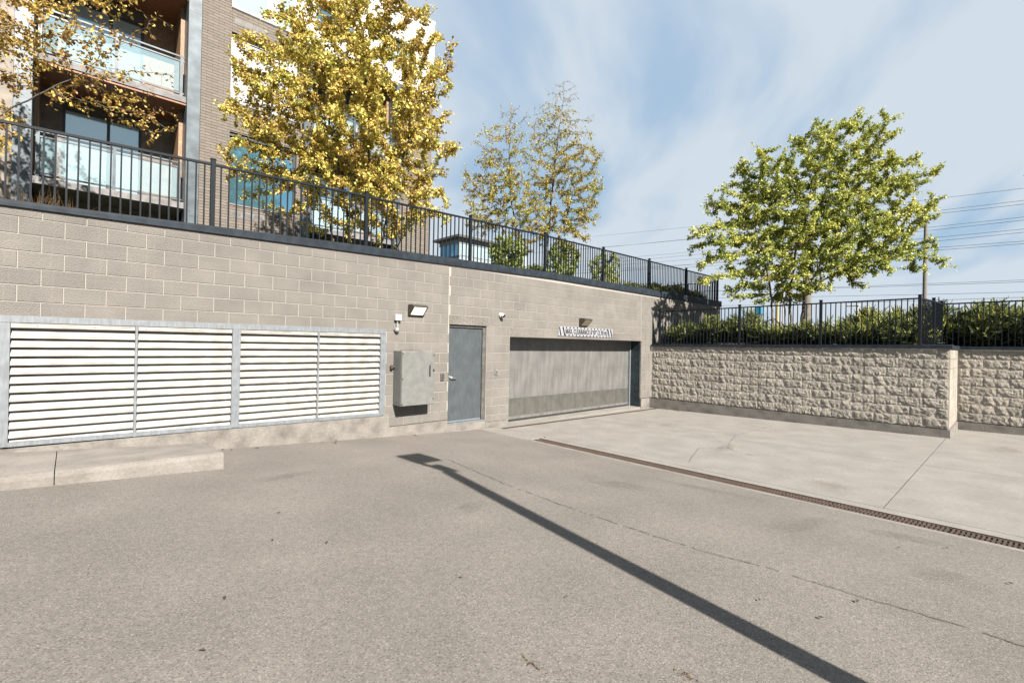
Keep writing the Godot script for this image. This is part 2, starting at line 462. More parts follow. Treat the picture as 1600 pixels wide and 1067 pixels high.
func main_wall() -> void:
	var w := thing("block_wall", "long taupe concrete block retaining wall with louvre, grey door and garage opening", "wall", Vector3(5, -0.6, 0))
	# the core, mortar coloured, with its openings: [x0, x1, lower, upper or -1 for the cap]
	var core := MB.new()
	for s in [[-9.0, -0.56, -0.5, -1.0], [-0.56, 4.262, 1.60, -1.0], [4.262, 5.75, -0.213, -1.0], [5.75, 6.772, 1.772, -1.0], [6.772, 7.48, -0.37, -1.0], [7.48, 13.15, 1.55, -1.0], [13.15, 13.7, -0.25, -1.0], [13.7, 18.9, 0.9, -1.0]]:
		var poly := PackedVector2Array([Vector2(s[0], s[2]), Vector2(s[1], s[2]), Vector2(s[1], cap_under(s[1]) + 0.02), Vector2(s[0], cap_under(s[0]) + 0.02)])
		core.prism(poly, 2, -0.45, -0.007)
	part("mortar_core", core.mesh(), M.mortar, w)
	# blocks
	var L0 := 2.7796
	var areas := [[-4.0, -0.62, -0.22, 1.5796, 0], [-4.0, 5.722, 1.5796, 9.0, 0], [4.306, 5.755, -0.213, 1.5796, 0], [5.738, 13.112, 1.9796, 9.0, 1], [6.85, 13.112, 1.7796, 1.9796, 1], [6.777, 7.478, -0.365, 1.7796, 1], [13.128, 13.69, -0.252, 9.0, 1], [13.69, 18.85, 1.18, 9.0, 1]]
	var whole := []
	for k in 3: whole.append(block_poly(rect(-0.1955, -0.0955, 0.1955, 0.0955), 0.003 + 0.001 * k, 0.05))
	var items := []
	var made := {}
	for a in areas:
		var s: float = -0.073 if a[4] == 0 else 5.971
		for row in range(-1, 17):
			var yt := L0 - 0.2 * row
			var y1 := minf(yt, a[3]) - 0.0045
			var y0 := maxf(yt - 0.2, a[2]) + 0.0045
			if y1 - y0 < 0.012: continue
			var off: float = s + (0.2 if posmod(row, 2) == 1 else 0.0)
			var i0 := int(floor((a[0] - off) / 0.4))
			for i in range(i0, i0 + 40):
				var x0 := maxf(off + 0.4 * i, a[0]) + 0.0045
				var x1 := minf(off + 0.4 * (i + 1), a[1]) - 0.0045
				if off + 0.4 * i > a[1]: break
				if x1 - x0 < 0.03: continue
				var k: float = (cap_under(x1) - cap_under(x0)) / (x1 - x0)
				var poly := clip_top(rect(x0, y0, x1, y1), cap_under(x0) - k * x0, k)
				if poly.size() < 3: continue
				var hmax := -9.0
				for q in poly: hmax = maxf(hmax, q.y)
				if hmax - y0 < 0.008: continue
				var full := poly.size() == 4 and absf(x1 - x0 - 0.391) < 0.002 and absf(y1 - y0 - 0.191) < 0.002 and absf(poly[2].y - y1) < 0.001 and absf(poly[3].y - y1) < 0.001
				items.append([Vector3((x0 + x1) / 2, (y0 + y1) / 2, 0.0).distance_to(Vector3(0, 1.4, 8.05)) + (50.0 if x0 < -0.95 else 0.0), poly, full])
	items.sort_custom(func(p, q): return p[0] < q[0])
	rng.seed = 31
	var rest := MB.new()
	for n in items.size():
		var poly: PackedVector2Array = items[n][1]
		var c := Vector2.ZERO
		for q in poly: c += q
		c /= poly.size()
		var m: Material = M["block_%d" % [0, 1, 1, 2, 2, 3, 4][rng.randi() % 7]]
		var proud := rng.randf_range(-0.0012, 0.0012)
		if n < 298:
			if items[n][2]: part("block", whole[rng.randi() % 3], m, w, Vector3(c.x, c.y, proud))
			else:
				var own := PackedVector2Array()
				for q in poly: own.append(q - c)
				part("block", block_poly(own, 0.003, 0.05), m, w, Vector3(c.x, c.y, proud))
		else:
			var bm := block_poly(poly, 0.003, 0.05).surface_get_arrays(0)
			rest.v.append_array(bm[Mesh.ARRAY_VERTEX])
			rest.n.append_array(bm[Mesh.ARRAY_NORMAL])
	if rest.v.size():
		part("far_blocks", rest.mesh(), M.block_1, w).set_meta("kind", "stuff")
	# lintels
	part("lintel", boxm(Vector3(5.742, 1.772, -0.40), Vector3(6.846, 1.972, 0.001), 0.003), M.lintel, w)
	var xs := [7.05, 8.6, 10.2, 11.8, 13.108]
	for k in 4:
		part("lintel", boxm(Vector3(xs[k] + 0.434 if k == 0 else xs[k] + 0.001, 1.552, -0.42), Vector3(xs[k + 1] - 0.001, 1.775, 0.001), 0.003), M.lintel, w)
	# footing
	var f := MB.new()
	f.prism(PackedVector2Array([Vector2(-9, -1.0), Vector2(4.40, -1.0), Vector2(4.40, 0.028), Vector2(-9, 0.085)]), 2, -0.46, 0.012)
	f.box(Vector3(4.40, -1.0, -0.46), Vector3(5.735, -0.222, 0.010))
	f.box(Vector3(5.735, -1.0, -0.46), Vector3(6.772, -0.335, 0.004))
	f.box(Vector3(6.772, -1.0, -0.46), Vector3(7.46, -0.379, 0.012))
	f.box(Vector3(13.17, -1.0, -0.46), Vector3(13.72, -0.265, 0.010))
	part("footing", f.mesh(), M.footing_concrete, w)
	# jambs of the garage opening, lined in steel on the right
	part("steel_jamb", boxm(Vector3(13.140, -0.55, -0.41), Vector3(13.149, 1.549, -0.02)), M.jamb_steel, w)
	# metal cap
	var c := MB.new()
	var px := -9.0
	for x in [-2.0, 4.0, 8.9, 18.95]:
		c.hull8([Vector3(px, cap_under(px), -0.30), Vector3(x, cap_under(x), -0.30), Vector3(x, cap_top(x), -0.30), Vector3(px, cap_top(px), -0.30), Vector3(px, cap_under(px), 0.032), Vector3(x, cap_under(x), 0.032), Vector3(x, cap_top(x), 0.026), Vector3(px, cap_top(px), 0.026)])
		px = x
	part("metal_cap", c.mesh(), M.cap_metal, w)

func right_wall() -> void:
	var w := thing("split_face_wall", "waist-high split face block retaining wall stepping round the driveway corner under the juniper bed", "wall", Vector3(13.7, -0.6, 3.5))
	var under := func(z: float) -> float: return 1.395 + 0.0105 * z
	var X := 13.68
	var X2 := 15.62
	var Z1 := 7.10
	var core := MB.new()
	core.hull8([Vector3(X - 0.001, -0.24, 0.0), Vector3(X + 0.3, -0.24, 0.0), Vector3(X + 0.3, 1.41, 0.0), Vector3(X - 0.001, 1.41, 0.0), Vector3(X - 0.001, -0.24, Z1 - 0.006), Vector3(X + 0.3, -0.24, Z1 - 0.006), Vector3(X + 0.3, 1.478, Z1 - 0.006), Vector3(X - 0.001, 1.478, Z1 - 0.006)])
	core.box(Vector3(X + 0.3, -0.24, Z1 - 0.3), Vector3(X2 + 0.3, 1.478, Z1 - 0.006))
	core.hull8([Vector3(X2 + 0.004, -0.24, Z1 - 0.006), Vector3(X2 + 0.3, -0.24, Z1 - 0.006), Vector3(X2 + 0.3, 1.478, Z1 - 0.006), Vector3(X2 + 0.004, 1.478, Z1 - 0.006), Vector3(X2 + 0.004, -0.24, 14.0), Vector3(X2 + 0.3, -0.24, 14.0), Vector3(X2 + 0.3, 1.51, 14.0), Vector3(X2 + 0.004, 1.51, 14.0)])
	part("mortar_core", core.mesh(), M.split_mortar, w)
	var h := 0.2125
	var bl := 0.425
	var vars := []
	var halves := []
	for k in 7:
		vars.append(split_block(40 + k, bl - 0.006, h - 0.006))
		halves.append(split_block(60 + k, bl / 2 - 0.006, h - 0.006))
	var tops := []
	for k in 4: tops.append(split_block(80 + k, bl - 0.006, h - 0.020))
	rng.seed = 77
	for run in [[X, 0.0, Z1, 8], [X2, Z1 + 0.03, Z1 + 0.03 + 0.425 * 15, 8]]:
		for row in 8:
			var y := -0.243 + h * row
			var z := float(run[2])
			var first := row % 2 == 1
			while z > run[1] + 0.05:
				var len := bl / 2 if first else bl
				if z - len < run[1] - 0.02: len = bl / 2
				if z - len < run[1] - 0.02: break
				var mesh: Mesh = halves[rng.randi() % 7] if len < 0.3 else (tops[rng.randi() % 4] if row == 7 else vars[rng.randi() % 7])
				var o := part("block", mesh, M["split_%d" % (rng.randi() % 5)], w, Vector3(run[0], y, z - len + 0.0045))
				o.rotation.y = -PI / 2      # its front (+z) turns towards -x, its length runs along +z
				first = false
				z -= len
	# the end that faces the street: plain blocks
	for row in 8:
		var y := -0.243 + h * row
		var x := X + 0.012
		var first := row % 2 == 1
		while x < X2 - 0.02:
			var x1 := minf(x + (bl / 2 if first else bl), X2 - 0.01)
			first = false
			if x1 - x > 0.05:
				var p := rect(-(x1 - x) / 2 + 0.0045, -h / 2 + 0.0045, (x1 - x) / 2 - 0.0045, h / 2 - (0.016 if row == 7 else 0.0045))
				part("block", block_poly(p, 0.003, 0.05), M["split_%d" % (rng.randi() % 5)], w, Vector3((x + x1) / 2, y + h / 2, Z1 + 0.012))
			x = x1
	var f := MB.new()
	f.box(Vector3(X - 0.012, -1.0, -0.02), Vector3(X + 0.32, -0.262, Z1 + 0.03))
	f.box(Vector3(X + 0.32, -1.0, Z1 - 0.3), Vector3(X2 - 0.012, -0.262, Z1 + 0.03))
	f.box(Vector3(X2 - 0.012, -1.0, Z1 - 0.3), Vector3(X2 + 0.32, -0.262, 14.0))
	part("footing", f.mesh(), M.footing_concrete, w)
	var c := MB.new()
	c.hull8([Vector3(X - 0.045, 1.397, 0.05), Vector3(X + 0.32, 1.397, 0.05), Vector3(X + 0.32, 1.475, 0.05), Vector3(X - 0.045, 1.465, 0.05), Vector3(X - 0.045, 1.468, Z1 + 0.045), Vector3(X + 0.32, 1.468, Z1 + 0.045), Vector3(X + 0.32, 1.56, Z1 + 0.045), Vector3(X - 0.045, 1.545, Z1 + 0.045)])
	c.box(Vector3(X + 0.32, 1.468, Z1 - 0.3), Vector3(X2 - 0.05, 1.545, Z1 + 0.045))
	c.hull8([Vector3(X2 - 0.05, 1.468, Z1 - 0.3), Vector3(X2 + 0.32, 1.468, Z1 - 0.3), Vector3(X2 + 0.32, 1.545, Z1 - 0.3), Vector3(X2 - 0.05, 1.535, Z1 - 0.3), Vector3(X2 - 0.05, 1.50, 14), Vector3(X2 + 0.32, 1.50, 14), Vector3(X2 + 0.32, 1.58, 14), Vector3(X2 - 0.05, 1.57, 14)])
	part("metal_cap", c.mesh(), M.cap_metal, w)

# ---------------------------------------------------------------- fences
func fence(label: String, posts: Array, base: Callable, rise: float, gap: float, low_rail := false) -> void:
	var o := thing("metal_fence", label, "fence", posts[0])
	var ps := 0.030
	var pm := MB.new()
	pm.cbox(Vector3(-ps, 0, -ps), Vector3(ps, rise, ps), 0.004)
	pm.cbox(Vector3(-ps - 0.005, rise, -ps - 0.005), Vector3(ps + 0.005, rise + 0.018, ps + 0.005), 0.004)
	pm.box(Vector3(-0.05, 0.0, -0.05), Vector3(0.05, 0.010, 0.05))
	var post := pm.mesh()
	var pick := boxm(Vector3(-0.0095, 0.0, -0.0095), Vector3(0.0095, rise - 0.085, 0.0095))
	for k in posts.size():
		var p: Vector3 = posts[k]
		part("post", post, M.dark_metal, o, Vector3(p.x, base.call(p), p.z))
		if k == posts.size() - 1: break
		var q: Vector3 = posts[k + 1]
		var d := (q - p)
		d.y = 0
		var len := d.length()
		var dir := d / len
		var side := Vector3(-dir.z, 0, dir.x) * 0.019
		for hh in ([rise - 0.085, 0.09] if low_rail else [rise - 0.085]):
			var a := Vector3(p.x, base.call(p) + hh, p.z) + dir * ps
			var c := Vector3(q.x, base.call(q) + hh, q.z) - dir * ps
			var up := Vector3(0, 0.032, 0)
			var b := MB.new()
			var ctr: Vector3 = (a + c) / 2 + up / 2
			b.out(ctr, [a - side, c - side, c + side, a + side]); b.out(ctr, [a - side + up, c - side + up, c + side + up, a + side + up])
			b.out(ctr, [a - side, c - side, c - side + up, a - side + up]); b.out(ctr, [a + side, c + side, c + side + up, a + side + up])
			part("rail", b.mesh(), M.dark_metal, o)
		var n := int(round(len / gap))
		for i in range(1, n):
			var s := p.lerp(q, float(i) / n)
			part("picket", pick, M.dark_metal, o, Vector3(s.x, base.call(s), s.z))

func fences() -> void:
	var cb := func(p: Vector3) -> float: return cap_top(p.x) - 0.003
	var posts := []
	for x in [-3.30, -0.90, 1.49, 3.89, 6.29, 8.67, 11.12, 13.60, 16.10, 18.72]: posts.append(Vector3(x, 3.0, -0.05))
	fence("long black picket fence along the top of the block wall", posts, cb, 0.985, 0.103)
	var e := func(_p: Vector3) -> float: return 3.09
	fence("short black picket fence running back from the far end of the wall top", [Vector3(18.72, 3.0, -0.16), Vector3(18.72, 3.0, -2.2), Vector3(18.72, 3.0, -4.6)], e, 0.985, 0.103)
	var rb := func(p: Vector3) -> float: return 1.462 + 0.0113 * p.z
	fence("black picket fence on the split face wall in front of the junipers", [Vector3(13.74, 1.4, 0.28), Vector3(13.74, 1.4, 2.74), Vector3(13.74, 1.4, 4.71), Vector3(13.74, 1.4, 6.60), Vector3(14.75, 1.4, 6.74), Vector3(15.72, 1.4, 6.80), Vector3(15.76, 1.4, 9.2), Vector3(15.76, 1.4, 11.6)], rb, 1.11, 0.103)

# ---------------------------------------------------------------- things on the wall
func louvre() -> void:
	var o := thing("wall_louvre", "wide white ventilation louvre in galvanised frame at the left of the block wall", "vent", Vector3(1.85, 0.05, 0))
	part("duct", boxm(Vector3(-0.55, 0.03, -0.40), Vector3(4.25, 1.6, -0.066)), M.louvre_back, o)
	var fr := MB.new()
	fr.cbox(Vector3(-0.615, 1.530, -0.30), Vector3(4.30, 1.612, 0.022), 0.002)
	fr.prism(PackedVector2Array([Vector2(-0.615, 0.075), Vector2(4.30, 0.010), Vector2(4.30, 0.065), Vector2(-0.615, 0.125)]), 2, -0.30, 0.024)
	fr.cbox(Vector3(-0.62, 0.085, -0.30), Vector3(-0.515, 1.528, 0.020), 0.002)
	fr.cbox(Vector3(4.195, 0.025, -0.30), Vector3(4.305, 1.528, 0.020), 0.002)
	part("frame", fr.mesh(), M.galvanised, o)
	part("mullion", boxm(Vector3(1.775, 0.05, -0.28), Vector3(1.885, 1.529, 0.030), 0.004), M.galvanised, o)
	for x in [0.646, 3.06]:
		part("mullion", boxm(Vector3(x - 0.014, 0.05, -0.2), Vector3(x + 0.014, 1.529, 0.022), 0.003), M.galvanised, o)
	var bays := [[-0.513, 0.630], [0.662, 1.773], [1.887, 3.044], [3.076, 4.193]]
	for bay in bays:
		part("head_flashing", boxm(Vector3(bay[0], 1.468, -0.05), Vector3(bay[1], 1.529, 0.012), 0.002), M.louvre_paint, o)
		for k in 13:
			var y: float = 1.346 - 0.107 * k - (0.033 * (float(bay[0]) + 0.5) / 4.7) * k / 13.0
			var b := MB.new()
			# a sloping blade with a turned-down lip
			var prof := [Vector2(-0.056, y + 0.107), Vector2(0.006, y + 0.026), Vector2(0.007, y + 0.0), Vector2(0.003, y), Vector2(0.001, y + 0.022), Vector2(-0.060, y + 0.103)]
			var ctr := Vector3((bay[0] + bay[1]) / 2, y + 0.05, -0.05)
			for i in 6:
				var p: Vector2 = prof[i]
				var q: Vector2 = prof[(i + 1) % 6]
				var a := Vector3(bay[0], p.y, p.x)
				var c := Vector3(bay[1], q.y, q.x)
				b.quad(a, Vector3(bay[0], q.y, q.x), c, Vector3(bay[1], p.y, p.x))
			part("blade", b.mesh(), M.louvre_paint, o)
	for k in 9:
		part("screw", boxm(Vector3(-0.3 + 0.52 * k, 1.492, 0.010), Vector3(-0.288 + 0.52 * k, 1.503, 0.018)), M.galvanised, o)

func steel_door() -> void:
	var o := thing("steel_door", "blue-grey steel door with lever handle between cabinet and garage", "door", Vector3(6.26, -0.33, 0))
	part("leaf", boxm(Vector3(5.785, -0.300, -0.125), Vector3(6.690, 1.715, -0.08), 0.003), M.door_paint, o)
	var f := MB.new()
	f.cbox(Vector3(5.752, -0.33, -0.16), Vector3(5.783, 1.765, -0.045), 0.003)
	f.cbox(Vector3(6.692, -0.33, -0.16), Vector3(6.770, 1.765, -0.045), 0.003)
	f.cbox(Vector3(5.783, 1.718, -0.16), Vector3(6.692, 1.765, -0.046), 0.003)
	f.box(Vector3(5.752, -0.34, -0.44), Vector3(6.77, 1.767, -0.165))
	part("frame", f.mesh(), M.frame_paint, o)
	part("sweep", boxm(Vector3(5.790, -0.298, -0.079), Vector3(6.686, -0.262, -0.070), 0.002), M.galvanised, o)
	part("threshold", boxm(Vector3(5.755, -0.334, -0.16), Vector3(6.768, -0.306, -0.02), 0.003), M.galvanised, o)
	var h := MB.new()
	h.tube(Vector3(5.865, 0.655, -0.08), Vector3(5.865, 0.655, -0.055), 0.042, 0.040, 14, true)
	h.tube(Vector3(5.865, 0.655, -0.055), Vector3(5.865, 0.655, -0.015), 0.012, 0.012, 10, true)
	h.tube(Vector3(5.857, 0.655, -0.018), Vector3(5.985, 0.648, -0.016), 0.011, 0.009, 10, true)
	part("handle", h.mesh(), M.chrome, o)
	for y in [0.05, 0.75, 1.45]:
		var hb := MB.new()
		hb.tube(Vector3(6.694, y, -0.072), Vector3(6.694, y + 0.10, -0.072), 0.010, 0.010, 8, true)
		part("hinge", hb.mesh(), M.frame_paint, o)

func garage_door() -> void:
	var o := thing("garage_door", "wide weathered sheet steel garage door under the clearance sign", "garage door", Vector3(10.3, -0.5, -0.42))
	part("upper_panel", boxm(Vector3(7.40, 0.046, -0.470), Vector3(13.075, 1.72, -0.430), 0.004), M.steel_sheet, o)
	var lp := MB.new()
	lp.cbox(Vector3(7.40, -0.475, -0.468), Vector3(13.075, 0.045, -0.424), 0.004)
	part("lower_panel", lp.mesh(), M.steel_sheet_low, o)
	part("bottom_seal", boxm(Vector3(7.40, -0.515, -0.462), Vector3(13.09, -0.476, -0.418), 0.004), M.black_rubber, o)
	part("angle_iron", boxm(Vector3(7.40, 0.042, -0.424), Vector3(13.075, 0.050, -0.418)), M.steel_sheet, o)
	part("bottom_rail", boxm(Vector3(7.40, -0.470, -0.4235), Vector3(13.075, -0.400, -0.420)), M.steel_sheet, o)
	part("angle_iron", boxm(Vector3(7.40, 0.735, -0.430), Vector3(13.075, 0.741, -0.427)), M.steel_sheet, o)
	for k in 8:
		var x := 8.30 + 0.66 * k
		part("rib", boxm(Vector3(x - 0.010, 0.055, -0.430), Vector3(x + 0.010, 1.20, -0.4265), 0.001), M.steel_sheet, o)
		var t := MB.new()
		t.box(Vector3(x - 0.026, 0.020, -0.424), Vector3(x + 0.026, 0.029, -0.416))
		t.box(Vector3(x - 0.005, -0.065, -0.424), Vector3(x + 0.005, 0.019, -0.417))
		part("hinge_bracket", t.mesh(), M.steel_sheet, o)
	for y in [0.42, 0.72]:
		part("bolt", boxm(Vector3(12.55, y, -0.430), Vector3(12.58, y + 0.03, -0.418), 0.004), M.galvanised, o)
	part("track", boxm(Vector3(13.080, -0.53, -0.44), Vector3(13.132, 1.70, -0.37), 0.004), M.galvanised, o)
	part("sill", boxm(Vector3(7.44, -0.9, -0.46), Vector3(13.16, -0.522, 0.0), 0.004), M.concrete, o)
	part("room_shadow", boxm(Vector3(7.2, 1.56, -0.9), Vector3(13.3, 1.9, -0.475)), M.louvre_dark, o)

func wall_pack(x: float, y: float, label: String, lit: bool) -> void:
	var o := thing("wall_light", label, "wall light", Vector3(x, y, 0), "wedge shaped wall lights")
	var w := 0.165
	var prof := PackedVector2Array([Vector2(0.0, 0.0), Vector2(0.0, 0.205), Vector2(0.10, 0.212), Vector2(0.205, 0.185), Vector2(0.205, 0.160), Vector2(0.045, 0.0)])
	var b := MB.new()
	b.prism(prof, 0, x - w, x + w)
	for i in b.v.size(): b.v[i].y += y
	part("housing", b.mesh(), M.bronze_plastic, o)
	var l := MB.new()
	var d := Vector2(0.16, 0.16).normalized()
	var nrm := Vector2(d.y, -d.x) * 0.004
	var p0 := Vector2(0.045, 0.0) + d * 0.022 + nrm
	var p1 := Vector2(0.205, 0.160) - d * 0.016 + nrm
	var q := [Vector3(x - w + 0.03, y + p0.y, p0.x), Vector3(x + w - 0.03, y + p0.y, p0.x), Vector3(x + w - 0.03, y + p1.y, p1.x), Vector3(x - w + 0.03, y + p1.y, p1.x)]
	var back := Vector3(0, nrm.y, nrm.x) * -0.9
	l.quad(q[0], q[1], q[2], q[3])
	for i in 4:
		l.out((q[0] + q[2]) / 2 + back, [q[i], q[(i + 1) % 4], q[(i + 1) % 4] + back, q[i] + back])
	part("lens", l.mesh(), M.lens_on if lit else M.lens_off, o)
	if lit:
		var s := SpotLight3D.new()
		s.name = "wall_light_glow"
		s.light_color = Color(1.0, 0.95, 0.82)
		s.light_energy = 0.25
		s.light_size = 0.08
		s.spot_angle = 75
		s.spot_range = 20
		s.spot_attenuation = 2
		s.shadow_enabled = true
		o.add_child(s)
		var c: Vector3 = (q[0] + q[2]) / 2 + Vector3(0, nrm.y, nrm.x) * 4.0
		s.look_at_from_position(c, c + Vector3(0, nrm.y, nrm.x) * 20.0, Vector3.RIGHT)

func cabinet() -> void:
	var o := thing("electrical_cabinet", "grey steel electrical cabinet mounted beside the blue-grey door", "electrical box", Vector3(4.84, 0.19, 0))
	part("body", boxm(Vector3(4.475, 0.190, 0.004), Vector3(5.195, 1.218, 0.288), 0.004), M.cabinet_paint, o)
	var d := part("door", boxm(Vector3(4.478, 0.194, 0.290), Vector3(5.192, 1.214, 0.316), 0.006), M.cabinet_paint, o)
	part("handle", boxm(Vector3(5.070, 0.735, 0.316), Vector3(5.088, 0.955, 0.346), 0.006), M.black_rubber, d)
	for p in [[4.492, 1.170], [4.492, 0.700], [4.492, 0.225], [5.172, 1.140], [5.172, 0.300]]:
		var s := MB.new()
		s.tube(Vector3(p[0], p[1], 0.316), Vector3(p[0], p[1], 0.325), 0.013, 0.011, 8, true)
		part("screw", s.mesh(), M.black_rubber, d)
	part("lock", boxm(Vector3(5.155, 0.830, 0.316), Vector3(5.180, 0.872, 0.334), 0.004), M.black_rubber, d)
	var lk := MB.new()
	lk.box(Vector3(5.197, 0.842, 0.20), Vector3(5.260, 0.856, 0.225))
	lk.box(Vector3(5.245, 0.815, 0.20), Vector3(5.262, 0.842, 0.225))
	part("hasp", lk.mesh(), M.chrome, o)
	part("label_plate", boxm(Vector3(5.197, 1.155, 0.16), Vector3(5.201, 1.205, 0.255)), M.white_plastic, o)
	part("top_flange", boxm(Vector3(4.60, 1.219, 0.02), Vector3(5.05, 1.228, 0.06)), M.rust_iron, o)
	var c := MB.new()
	c.tube(Vector3(4.415, 0.915, 0.05), Vector3(4.474, 0.915, 0.05), 0.022, 0.022, 8, true)
	c.tube(Vector3(4.415, 0.880, 0.05), Vector3(4.415, 0.950, 0.05), 0.026, 0.026, 8, true)
	part("conduit_fitting", c.mesh(), M.rust_iron, o)

func small_fixtures() -> void:
	var o := thing("alarm_bell", "white junction box with round grey bell hanging below beside the louvre", "alarm", Vector3(4.53, 1.56, 0))
	part("junction_box", boxm(Vector3(4.465, 1.790, 0.004), Vector3(4.590, 1.905, 0.075), 0.006), M.white_plastic, o)
	var b := MB.new()
	b.tube(Vector3(4.525, 1.700, 0.03), Vector3(4.525, 1.789, 0.03), 0.014, 0.014, 8, true)
	b.cbox(Vector3(4.505, 1.640, 0.004), Vector3(4.550, 1.730, 0.045), 0.008)
	part("conduit", b.mesh(), M.grey_plastic, o)
	var r := MB.new()
	r.tube(Vector3(4.515, 1.610, 0.004), Vector3(4.515, 1.610, 0.05), 0.055, 0.050, 16, true)
	r.ball(Vector3(4.515, 1.610, 0.05), 0.048, 12, Vector3(1, 1, 0.6))
	part("bell", r.mesh(), M.grey_plastic, o)
	var cam := thing("security_camera", "small white dome security camera on blocks right of the door", "camera", Vector3(7.17, 2.0, 0))
	var k := MB.new()
	k.tube(Vector3(7.165, 2.035, 0.003), Vector3(7.165, 2.035, 0.045), 0.062, 0.058, 18, true)
	part("base", k.mesh(), M.white_plastic, cam)
	k = MB.new()
	k.ball(Vector3(7.172, 2.028, 0.075), 0.050, 14)
	part("ball", k.mesh(), M.white_plastic, cam)
	k = MB.new()
	k.tube(Vector3(7.160, 2.015, 0.085), Vector3(7.195, 2.030, 0.132), 0.032, 0.028, 14, true)
	part("eye", k.mesh(), M.black_rubber, cam)
	for s in [[5.590, 0.685, 0.082, 0.142, "small brown keypad between the cabinet and the blue-grey door"], [7.062, 0.742, 0.066, 0.112, "small dark card reader on the block pillar left of the garage door"]]:
		var p := thing("card_reader", s[4], "card reader", Vector3(s[0], s[1], 0))
		part("plate", boxm(Vector3(s[0] - s[2] / 2, s[1] - s[3] / 2, 0.002), Vector3(s[0] + s[2] / 2, s[1] + s[3] / 2, 0.030), 0.005), M.frame_paint if s[2] > 0.07 else M.grey_plastic, p)
		part("keys", boxm(Vector3(s[0] - s[2] / 4, s[1] - s[3] / 3, 0.030), Vector3(s[0] + s[2] / 4, s[1] + s[3] / 3, 0.034), 0.001), M.bronze_plastic if s[2] > 0.07 else M.black_rubber, p)

func clearance_sign() -> void:
	var o := thing("clearance_sign", "white clearance sign with black slanted stripes and rows of dots above the garage door", "sign", Vector3(10.36, 1.6, 0))
	part("board", boxm(Vector3(9.160, 1.618, 0.002), Vector3(11.545, 1.868, 0.020), 0.003), M.sign_white, o)
	for s in [9.21, 9.36, 11.33, 11.46]:
		var b := MB.new()
		var p := PackedVector2Array([Vector2(s + 0.02, 1.632), Vector2(s + 0.065, 1.632), Vector2(s - 0.005, 1.855), Vector2(s - 0.05, 1.855)])
		for i in 4: p[i].x = clampf(p[i].x, 9.17, 11.535)
		b.prism(p, 2, 0.0202, 0.0225)
		part("stripe", b.mesh(), M.sign_black, o)
	var dot := MB.new()
	dot.tube(Vector3(0, 0, 0.0202), Vector3(0, 0, 0.0225), 0.023, 0.023, 12, true)
	var dm := dot.mesh()
	for k in 13:
		part("dot", dm, M.sign_black, o, Vector3(9.47 + 0.150 * k, 1.842, 0))
		part("dot", dm, M.sign_black, o, Vector3(9.43 + 0.150 * k, 1.645, 0))
	var tm := TextMesh.new()
	var font := SystemFont.new()
	font.font_names = PackedStringArray(["Droid Sans"])
	font.font_weight = 700
	tm.font = font
	tm.text = "MAX. CLEARANCE 6'10\" (2.10 m)"
	tm.font_size = 64
	tm.pixel_size = 0.0027
	tm.depth = 0.003
	var t := part("lettering", tm, M.sign_black, o, Vector3(10.355, 1.742, 0.0222))
	var wide: float = tm.get_aabb().size.x
	t.scale = Vector3(1.84 / maxf(wide, 0.1), 1.0, 1.0)

